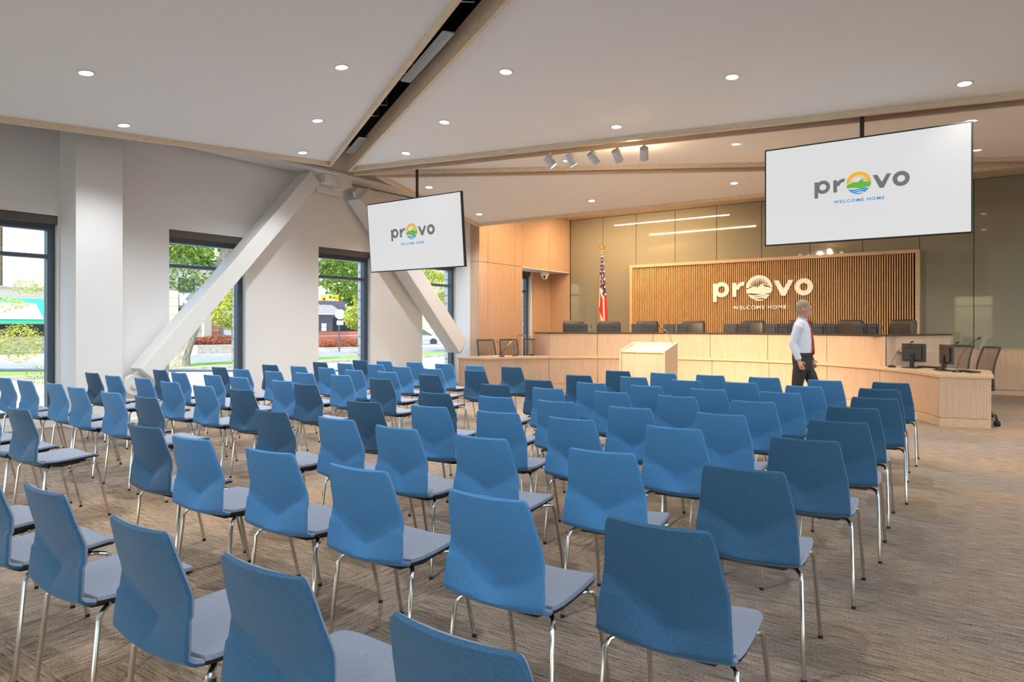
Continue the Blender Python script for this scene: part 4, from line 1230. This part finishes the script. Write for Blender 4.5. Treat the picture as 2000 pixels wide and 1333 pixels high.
def hand(m_, s):
    d = (WR[s] - EL[s]).normalized(); w = WR[s]
    fwd = Vector((1, 0, 0)); fwd = (fwd - d * fwd.dot(d)).normalized(); side = d.cross(fwd).normalized()
    # palm: broad in the forward direction, thin sideways
    m_.tube([tuple(w), tuple(w + d * .03), tuple(w + d * .065), tuple(w + d * .095)], [.024, (.030), (.034), .030], 10)
    for k, (o_, L_) in enumerate(((.030, .070), (.011, .078), (-.009, .072), (-.027, .058))):
        b0 = w + d * .085 + fwd * o_
        curl = side * (-s) * .0
        p1 = b0 + d * L_ * .42; inn = Vector((0, -s, 0)); p2 = p1 + (d * .7 + inn * .55).normalized() * L_ * .33; p3 = p2 + (d * .35 + inn * .9).normalized() * L_ * .27
        m_.tube([tuple(b0), tuple(p1), tuple(p2), tuple(p3)], [.010, .0092, .0085, .0075], 8)
    t0 = w + d * .03 + fwd * .028; t1 = t0 + (d * .6 + fwd * .7).normalized() * .035; t2 = t1 + (d * .9 + fwd * .2).normalized() * .032
    m_.tube([tuple(t0), tuple(t1), tuple(t2)], [.013, .011, .009], 8)
for s in (1, -1): hand(body, s)
bo = remesh(body, 'body', skin, man, .0065, 3)
sm = MB(); torso(sm, .012)
for s in (1, -1): arm(sm, s, .012, .96)
sm.tube([(-.012, 0, 1.52), (0, 0, 1.585)], [.072, .066], 14)
remesh(sm, 'shirt', shirt, man, .010, 3)
tm_ = MB()
tm_.ringloft([ell((0, 0, .80), .12, .16), ell((0, 0, .90), .136, .192), ell((0, 0, 1.0), .140, .185), ell((0, 0, 1.045), .140, .181)])
for s in (1, -1): leg(tm_, s, .014)
remesh(tm_, 'trousers', trous, man, .011, 3)
b = MB(); b.ringloft([ell((0, 0, 1.03), .143, .185, n=28), ell((0, 0, 1.065), .143, .185, n=28), ell((0, 0, 1.065), .12, .16, n=28), ell((0, 0, 1.03), .12, .16, n=28)]); b.build('belt', shoe, man, smooth=True, off=(0, 0, 0))
b = MB(); b.add([(.095, -.018, 1.545), (.095, .018, 1.545), (.155, .03, 1.25), (.168, .034, 1.08), (.168, 0, 1.035), (.168, -.034, 1.08), (.155, -.03, 1.25)] + [(.075, -.018, 1.545), (.075, .018, 1.545), (.135, .03, 1.25), (.145, .034, 1.08), (.145, 0, 1.035), (.145, -.034, 1.08), (.135, -.03, 1.25)],
               [(0, 1, 2, 6), (6, 2, 3, 5), (5, 3, 4), (7, 8, 9, 13), (13, 9, 10, 12), (12, 10, 11), (0, 1, 8, 7), (1, 2, 9, 8), (2, 3, 10, 9), (3, 4, 11, 10), (4, 5, 12, 11), (5, 6, 13, 12), (6, 0, 7, 13)])
b.build('tie', tie, man, off=(0, 0, 0), bevel=.003)
h_ = MB(); h_.ball(HC + Vector((-.022, 0, .045)), (.104, .084, .102), 20, 14); h_.ball(HC + Vector((-.045, 0, .0)), (.075, .079, .08), 16, 10)
hm = h_.build('hair', hair, man, smooth='all', off=(0, 0, 0))
# glasses
b = MB()
for s in (1, -1):
    b.tube([tuple(HC + Vector((.092, s * .032 + .022 * math.cos(k * PI / 6), .01 + .016 * math.sin(k * PI / 6)))) for k in range(13)], .0022, 5, caps=False)
    b.tube([tuple(HC + Vector((.09, s * .054, .014))), tuple(HC + Vector((.0, s * .083, .012)))], .002, 5)
b.tube([tuple(HC + Vector((.094, -.01, .012))), tuple(HC + Vector((.094, .01, .012)))], .002, 5)
b.build('glasses', M['brushed'], man, off=(0, 0, 0))
for s in (1, -1):
    b = MB(); a = ANK[s]; base = 0.0 if s == 1 else .0
    z0 = .0
    b.ringloft([ell((a.x - .06, a.y, .02), .025, .03), ell((a.x - .05, a.y, .06), .04, .04)][0:0] or [[Vector((a.x + x, a.y + w * math.cos(2 * PI * k / 12), max(.004, zc + hh * math.sin(2 * PI * k / 12)))) for k in range(12)] for x, w, zc, hh in ((-.085, .02, .04, .03), (-.07, .036, .05, .05), (0, .04, .06, .06), (.07, .044, .045, .04), (.14, .046, .03, .028), (.19, .03, .02, .016))])
    b.build('shoe', shoe, man, smooth=True, off=(0, 0, 0))
b = MB(); b.tube([tuple(WR[1] + Vector((.0, 0, .015))), tuple(WR[1] + (WR[1] - EL[1]).normalized() * .02)], .036, 14); b.build('watch', shoe, man, off=(0, 0, 0))

# ================================================================== STREET
GZ = -.18
def gmat(n, c1, c2, s=3, r=.9): return ramp_noise(mat(n, rough=r, spec=.1), c1, c2, nscale=s, detail=6)
M['paving'] = gmat('concrete paving', (.46, .44, .40), (.58, .56, .52), 2)
M['asphalt'] = gmat('asphalt', (.20, .21, .23), (.27, .28, .30), 3)
M['concrete'] = gmat('concrete kerb', (.30, .28, .24), (.42, .40, .35), 5)
M['grass'] = gmat('grass', (.12, .24, .03), (.26, .42, .07), 6)
M['soil'] = gmat('soil', (.10, .07, .045), (.16, .11, .07), 6)
M['red_brick'] = brickmat('red brick', (.42, .13, .085), (.52, .19, .13), (.55, .45, .38), sc=1.0, rot=(R(90), 0, R(90)), bw=.5, rh=.18)
M['grey_brick'] = brickmat('grey brick', (.28, .27, .27), (.40, .38, .36), (.15, .15, .15), sc=1.0, rot=(R(90), 0, R(90)), bw=.6, rh=.24)
M['tan_brick'] = brickmat('tan brick', (.55, .46, .33), (.62, .54, .40), (.35, .3, .25), sc=1.0, rot=(R(90), 0, R(90)), bw=.6, rh=.24)
M['stucco'] = mat('cream render', (.78, .76, .70), .8)
M['green_awning'] = mat('green canvas', (.03, .38, .22), .7)
M['pale_awning'] = mat('sun bleached canvas', (.60, .74, .66), .7)
M['stripe'] = mat('white metal roofing', (.75, .72, .70), .5)
M['dark_glass'] = mat('dark shop glass', (.02, .028, .03), .08)
M['orange_sign'] = mat('orange letters', (.85, .40, .05), .5)
M['purple'] = mat('dark fascia', (.10, .09, .12), .6)
def ground(nm, x0, x1, z, m_, y0=-40, y1=140, th=.3):
    b = MB(); b.box((x0, y0, z - th), (x1, y1, z)); return struct(b.build(nm, m_))
ground('ground', -140, -.0 + XL - .64, GZ - .12, M['asphalt'])
ground('pavement', -23.4, XL - .62, GZ, M['paving'])
ground('grass_verge', -26.5, -23.8, GZ + .10, M['grass']).name = 'grass_verge'
ground('kerb', -23.8, -23.4, GZ + .13, M['concrete'])
ground('pavement.001', -27.0, -26.5, GZ - .03, M['paving'])
ground('pavement.002', -46.0, -36.0, GZ, M['paving'])
ground('ground.001', XL - .6, 40, GZ - .12, M['paving'], y0=-40, y1=YR - .26)
# guard rail along the ramp outside the windows
t = thing('guard_rail', 'pale metal guard rail on posts just outside the windows', 'railing', (-11.95, 4, GZ))
r_ = MB(); r_.tube([(-11.95, .0, .98), (-11.95, 3.6, .80), (-11.95, 7.4, .585), (-11.95, 10.5, .42)], .025, 8); r_.build('top_rail', M['alu'], t, smooth=True)
for y, z in ((2.9, .83), (4.9, .73), (6.45, .64), (8.4, .53), (10.3, .43)):
    p = MB(); p.box((-11.97, y - .02, GZ), (-11.93, y + .02, z)); p.build('post', M['alu'], t)

# ---- red brick shop with green awning, seen through the first window
FX = -46.0
t = thing('brick_shop', 'red brick shop with green awning lettered nails, through the leftmost window', 'building', (FX, 14, GZ))
b = MB(); b.box((FX - 8, -6, GZ), (FX, 20.6, 3.62)); b.build('wall', M['red_brick'], t)
b = MB(); b.box((FX - 8.2, -6.2, 3.62), (FX + .15, 20.8, 3.70)); b.build('parapet', M['concrete'], t)
b = MB(); b.extr([(FX, -4, 3.02), (FX + 1.5, -4, 1.75), (FX + 1.5, -4, 1.55), (FX, -4, 1.55)], (0, 21.2, 0)); b.build('awning', M['green_awning'], t)
b = MB(); b.extr([(FX + .42, 9, 2.70), (FX + 1.5, 9, 1.79), (FX + 1.53, 9, 1.82), (FX + .45, 9, 2.73)], (0, 7.4, 0)); aw = b.build('awning_panel', M['pale_awning'], t)
def wall_text(txt, h, pos, m_, parent, nm, slope=0, bold=.02, depth=.05, space=1.0):
    """lettering readable from +x side, running along +y"""
    tb = text_mb(txt, h, depth, bold=bold, space=space)
    th = R(90 - slope)
    out = []
    for a, b_, c in tb.v:
        out.append((pos[0] - b_ * math.sin(R(slope)) + c * math.cos(R(slope)), pos[1] + a, pos[2] + b_ * math.cos(R(slope)) + c * math.sin(R(slope))))
    tb.v = out
    return tb.build(nm, m_, parent)
wall_text('NAILS', .36, (FX + .97, 14.75, 2.31), M['white_sign'], t, 'awning_lettering', slope=50, bold=.012, space=1.15)
b = MB()
for (y0, y1, z0, z1) in ((8.0, 12.2, -.1, 1.5), (14.0, 19.0, .8, 1.5)): b.box((FX, y0, z0), (FX + .04, y1, z1))
b.build('shop_window', M['dark_glass'], t)
b = MB(); b.box((FX + .04, 10.6, -.1), (FX + .1, 12.4, 1.0)); b.build('door', M['frame'], t)
b = MB(); b.box((FX - 30, -10, GZ), (FX - 12, 25, 6.5)); 
tag(b.build('rendered_building', M['stucco']), 'large cream rendered building rising behind the brick shop', 'building')
t = thing('utility_pole', 'wooden utility pole with cross arm above the brick shop', 'pole', (-56, 18.0, GZ))
b = MB(); b.cyl((-56, 18.0, GZ), (-56, 18.0, 9.2), .16, 8); b.build('shaft', M['soil'], t); b = MB(); b.box((-56.1, 16.3, 8.6), (-55.9, 19.8, 8.8)); b.build('cross_arm', M['soil'], t)

# ---- grey and tan brick building behind the second window
t = thing('grey_brick_building', 'grey and tan brick building with a white letter k, through the second window', 'building', (FX, 30, GZ))
b = MB(); b.box((FX - 10, 21.4, GZ), (FX - 2, 28.2, 5.9)); b.build('wall', M['grey_brick'], t)
b = MB(); b.box((FX - 9.9, 23.9, GZ), (FX - 1.6, 26.0, 3.9)); b.box((FX - 2.0, 28.0, GZ), (FX - 1.7, 28.6, 5.7)); b.build('pier', M['tan_brick'], t)
b = MB(); b.box((FX - 8, 28.6, GZ), (FX - 2.4, 29.6, 5.2)); b.build('side_wall', M['red_brick'], t)
b = MB(); b.box((FX - 2.0, 26.2, 3.9), (FX - 1.9, 27.4, 4.9)); b.box((FX - 2.0, 26.1, 1.6), (FX - 1.9, 27.6, 2.7)); b.build('window', M['dark_glass'], t)
wall_text('K', .78, (FX - 1.7, 26.1, 2.95), M['white_sign'], t, 'lettering', bold=.05, depth=.15)
tag(MB().box((FX - 9, 31.0, GZ), (FX - 4, 38, 3.2)).build('white_wall', M['stucco']), 'low white wall behind the red shrubs across the street', 'wall')

# ---- dark diner with orange letters, third window
t = thing('diner_building', 'dark fronted building with orange sign letters and striped metal roof', 'building', (FX, 41, GZ))
b = MB(); b.box((FX - 9, 35, GZ), (FX, 46.5, 2.9)); b.build('wall', M['purple'], t)
b = MB(); b.box((FX - 9, 34.8, GZ), (FX + .06, 46.7, .95)); b.build('brick_base', M['red_brick'], t)
b = MB(); b.extr([(FX + 1.3, 34, 2.35), (FX + 1.3, 34, 2.43), (FX - .2, 34, 3.2), (FX - .2, 34, 3.12)], (0, 4.7, 0)); b.build('canopy_roof', M['stripe'], t)
b = MB()
for k in range(20): b.extr([(FX + 1.32, 34.05 + k * .235, 2.43), (FX + 1.32, 34.05 + k * .235, 2.47), (FX - .18, 34.05 + k * .235, 3.24), (FX - .18, 34.05 + k * .235, 3.2)], (0, .07, 0))
b.build('roof_ribs', M['frame'], t)
b = MB(); b.box((FX - 1, 34, 2.9), (FX - .3, 40.2, 3.56)); b.build('sign_board', M['purple'], t)
wall_text('MITS', .50, (FX - .35, 37.6, 3.56), M['orange_sign'], t, 'sign_lettering', bold=.03, depth=.12, space=1.35)
b = MB(); b.box((FX + .08, 37.3, 1.0), (FX + .12, 37.8, 1.3)); b.box((FX + .08, 37.3, 1.33), (FX + .12, 37.8, 1.63)); b.build('poster', M['white_sign'], t)
b = MB(); b.box((FX + .02, 38.6, .9), (FX + .05, 45.5, 2.1)); b.build('shop_window', M['dark_glass'], t)
b = MB(); b.box((FX - 10, 50, GZ), (FX - 3, 64, 2.6)); tag(b.build('far_building', M['tan_brick']), 'low tan building far away behind the trees, through the fourth window', 'building')

# sign post
t = thing('road_sign', 'back of a grey road sign on a thin pole across the street', 'sign', (-33.5, 28.6, GZ))
b = MB(); b.cyl((-33.5, 28.6, GZ), (-33.5, 28.6, 2.5), .05, 8); b.build('pole', M['frame'], t)
b = MB()
c_ = Vector((-33.42, 28.6, 2.15)); u_ = Vector((.57, -.82, 0)).cross(Vector((0, 0, 1))).normalized()
b.extr([tuple(c_ + u_ * (.33 * math.cos(PI / 8 + k * PI / 4)) + Vector((0, 0, .33 * math.sin(PI / 8 + k * PI / 4)))) for k in range(8)], (-.03, .04, 0)); b.build('sign_plate', M['alu'], t)
b = MB(); b.extr([tuple(c_ + u_ * x + Vector((0, 0, z))) for x, z in ((-.2, -.66), (.2, -.66), (.2, -.40), (-.2, -.40))], (-.03, .04, 0)); b.build('small_plate', M['white_sign'], t)

# ---- planting
def leafcloud(blobs, n, size, seed, mats):
    rnd = random.Random(seed); m_ = MB()
    tot = sum(r[0] * r[1] * r[2] for _, r in blobs)
    for c, r in blobs:
        k = int(1.35 * n * r[0] * r[1] * r[2] / tot)
        for _ in range(k):
            th = rnd.uniform(0, 2 * PI); ph = math.acos(rnd.uniform(-1, 1)); q = rnd.uniform(.45, 1) ** .6
            p = Vector((c[0] + r[0] * q * math.sin(ph) * math.cos(th), c[1] + r[1] * q * math.sin(ph) * math.sin(th), c[2] + r[2] * q * math.cos(ph)))
            a = Vector((rnd.gauss(0, 1), rnd.gauss(0, 1), rnd.gauss(0, .6))).normalized(); b_ = a.cross(Vector((rnd.gauss(0, 1), rnd.gauss(0, 1), rnd.gauss(0, 1)))).normalized()
            s = size * .78 * rnd.uniform(.6, 1.3)
            m_.mi = rnd.randrange(len(mats))
            m_.add([p - a * s, p + b_ * s * .5, p + a * s, p - b_ * s * .5], [(0, 1, 2, 3)])
    m_.mi = 0
    return m_
def leafmat(n, c):
    m = mat(n, c, .55, spec=.3); P(m).inputs['Transmission Weight'].default_value = 0
    t2 = m.node_tree; tl2 = t2.nodes.new('ShaderNodeBsdfTranslucent'); mxs = t2.nodes.new('ShaderNodeMixShader'); mxs.inputs[0].default_value = .45
    tl2.inputs[0].default_value = (c[0] * 1.5, c[1] * 1.4, c[2], 1)
    outn = [x for x in t2.nodes if x.type == 'OUTPUT_MATERIAL'][0]
    t2.links.new(P(m).outputs[0], mxs.inputs[1]); t2.links.new(tl2.outputs[0], mxs.inputs[2]); t2.links.new(mxs.outputs[0], outn.inputs[0])
    return m
LG = [leafmat('leaf dark green', (.06, .13, .025)), leafmat('leaf green', (.13, .25, .04)), leafmat('leaf yellow green', (.36, .42, .07))]
LY = [leafmat('leaf olive', (.16, .24, .05)), leafmat('leaf lime', (.42, .50, .10)), leafmat('leaf gold', (.60, .50, .10))]
LR = [leafmat('leaf red', (.38, .09, .07)), leafmat('leaf rust', (.45, .17, .10)), leafmat('leaf brown', (.14, .10, .05))]
BK = ramp_noise(mat('tree bark', rough=.9), (.14, .11, .085), (.34, .29, .23), scale=(4, 4, 1), nscale=6, bump=.6)
def tree(loc, trunk, blobs, n, size, leaves, label, seed, branches=()):
    t = thing('street_tree', label, 'tree', loc, 0, 'trees in the street')
    b = MB(); b.tube([(p[0], p[1], p[2]) for p in trunk], [p[3] for p in trunk], 10)
    b.build('trunk', BK, t, smooth=True)
    for br in branches:
        b = MB(); b.tube([p[:3] for p in br], [p[3] for p in br], 6); b.build('branch', BK, t, smooth=True)
    leafcloud(blobs, n, size, seed, leaves).build('crown', leaves, t)
    return t
# big tree at the kerb, second window
tree((-25, 13.7, GZ), [(-25, 13.7, GZ - .05, .55), (-25, 13.72, .05, .36), (-25, 13.8, .35, .29), (-25, 14.2, 1.37, .25), (-25, 15.35, 3.8, .19), (-25, 15.75, 4.85, .16), (-25, 16.3, 6.4, .1)],
     [((-25, 13.4, 4.8), (1.4, 1.2, 1.0)), ((-25, 13.9, 3.35), (1.2, 1.0, .65)), ((-25.2, 16.3, 4.9), (1, .7, .8)), ((-25, 12.2, 5.8), (2.2, 1.6, 1.4)), ((-25, 14.8, 6.6), (2.4, 2.4, 1.0)), ((-25, 12.9, 3.6), (1.0, .7, .6))], 9000, .10, LG, 'large tree with a thick pale trunk, through the second window', 1,
     branches=[[(-25, 14.8, 2.8, .10), (-25.1, 14.0, 3.8, .07), (-25.1, 13.3, 4.8, .04)], [(-25, 15.4, 3.9, .05), (-25.1, 16.1, 4.1, .03)]])
tree((-31.0, 19.7, GZ), [(-31, 19.7, GZ, .07), (-31, 19.7, 1.5, .05)], [((-31, 19.9, 2.0), (1.2, 1.25, .85)), ((-31.2, 20.3, 2.9), (.9, .9, .8))], 3600, .10, LY, 'round yellow green young tree, through the second window right side', 2)
tree((-32.0, 28.6, GZ), [(-32, 29.3, GZ, .08), (-32, 29.3, 1.4, .06)], [((-32, 29.1, 1.95), (1.1, 1.2, .85)), ((-32, 29.6, 3.0), (1.0, .9, .8))], 4200, .10, LY, 'dense yellow green tree before the dark diner, third window', 3)
tree((-26.5, 22.4, GZ), [(-26.5, 20.6, GZ, .18), (-26.5, 20.8, 3, .14), (-26.5, 21.8, 4.6, .1)], [((-26.5, 21.6, 4.9), (1.8, 1.2, .7)), ((-26.5, 22.6, 4.1), (1.4, 1.3, .55)), ((-26.5, 23.8, 3.5), (1.1, .7, .75)), ((-26.3, 21.4, 3.7), (.9, .5, .4)), ((-26.3, 24.1, 4.8), (1.2, .9, .7))], 5200, .095, LG, 'tree with hanging branches filling the top of the third window', 4,
     branches=[[(-26.5, 20.8, 3.0, .08), (-26.4, 22.4, 4.2, .04)]])
tree((-29.5, 35.0, GZ), [(-29.5, 35.5, GZ, .2), (-29.5, 35.5, 3.4, .16)], [((-29.5, 33.0, 3.9), (1.8, 1.6, .9)), ((-29.2, 34.2, 2.9), (1.4, 1.1, .8)), ((-29.0, 32.6, 2.7), (1.3, .9, .7)), ((-29.5, 34.0, 5.2), (2.4, 2.2, .9))], 7600, .10, LY, 'sunlit yellow tree filling the fourth window', 5)
tree((-17.5, 4.2, GZ), [(-17.5, 5.2, GZ, .05), (-17.5, 5.4, 1.0, .045), (-17.5, 5.6, 2.2, .03)], [((-17.5, 6.0, 1.05), (.5, .45, .45)), ((-17.6, 5.7, 1.9), (.5, .5, .16)), ((-17.4, 4.9, 3.6), (.4, .4, .12)), ((-17.3, 5.4, 3.95), (.5, .3, .12)), ((-17.4, 4.8, 4.1), (.5, .5, .10)), ((-17.6, 6.2, 2.3), (.4, .3, .18)), ((-17.7, 5.4, .95), (.5, .3, .12)), ((-17.7, 6.4, .3), (.3, .25, .25))], 3600, .03, LY, 'slender young tree with loose bright leaves outside the leftmost window', 6,
     branches=[[(-17.5, 5.4, 1.0, .02), (-17.5, 5.9, 1.5, .008)], [(-17.5, 5.6, 2.2, .02), (-17.5, 5.2, 4.0, .008)]])
for (loc, ry, lab, sd) in (((-38, 23.6, GZ), 2.3, 'low red leaved hedge in a concrete planter, second window', 11), ((-38, 32.9, GZ), 2.6, 'low orange red hedge in a concrete planter, third window', 12)):
    t = thing('planter_hedge', lab, 'hedge', loc, 0, 'hedges in street planters')
    b = MB(); hz_ = .5 if loc[1] < 30 else .12; b.box((loc[0] - 1, loc[1] - ry, GZ), (loc[0] + 1, loc[1] + ry, GZ + hz_)); b.build('planter', M['concrete'], t, bevel=.03)
    leafcloud([((loc[0], loc[1], GZ + hz_ + .2), (.95, ry, .34))], 4200, .09, sd, LR).build('foliage', LR, t)
for (loc, ry, lab, sd) in (((-66, 60, GZ), 5, 'far dark tree mass beyond the buildings, right', 21), ((-70, 42, GZ), 6, 'far dark tree mass above the diner', 22), ((-60, 31, GZ), 4, 'far tree mass above the grey brick building', 23)):
    tree(loc, [(loc[0], loc[1], GZ, .5), (loc[0], loc[1], 6, .4)], [((loc[0], loc[1], 7.5), (5, ry, 4.5)), ((loc[0] + 1, loc[1] + 3, 5), (4, ry, 3))], 3600, .42, LG, lab, sd)

# ---- parked car, fourth window
t = thing('car', 'dark silver car passing in the street, through the fourth window', 'car', (-41.4, 44.2, GZ - .12), R(41))
paint = mat('silver paint', (.34, .37, .40), .25, metal=.6)
O0 = (0, 0, 0)
b = MB()
secs = [(-2.2, .5, .62, .80), (-2.1, .35, .86, .88), (-1.3, .30, .95, .9), (-.9, .3, .95, .9), (.9, .3, .93, .9), (1.9, .32, .82, .86), (2.2, .42, .65, .78)]
b.ringloft([[Vector((x, w * cx_, z0 + (z1 - z0) * cz_)) for cx_, cz_ in ((-1, 0), (-1.02, .5), (-.95, .92), (-.85, 1), (.85, 1), (.95, .92), (1.02, .5), (1, 0))] for x, z0, z1, w in secs]); b.build('body', paint, t, smooth=True, off=O0)
b = MB(); b.ringloft([[Vector((x, w * cx_, .9 + h * cz_)) for cx_, cz_ in ((-1, 0), (-.84, 1), (.84, 1), (1, 0))] for x, h, w in ((-2.0, .02, .82), (-1.5, .48, .80), (-.2, .55, .80), (.5, .5, .80), (1.2, .02, .84))]); b.build('cabin_glass', M['dark_glass'], t, smooth=True, off=O0)
b = MB(); b.box((-1.4, -.66, 1.40), (.3, .66, 1.46)); b.build('roof', paint, t, bevel=.03, off=O0)
for x in (-1.35, 1.35):
    for s in (-1, 1):
        b = MB(); b.cyl((x, s * .72, .32), (x, s * .92, .32), .32, 20); b.build('wheel', M['rubber'], t, smooth=True, off=O0)
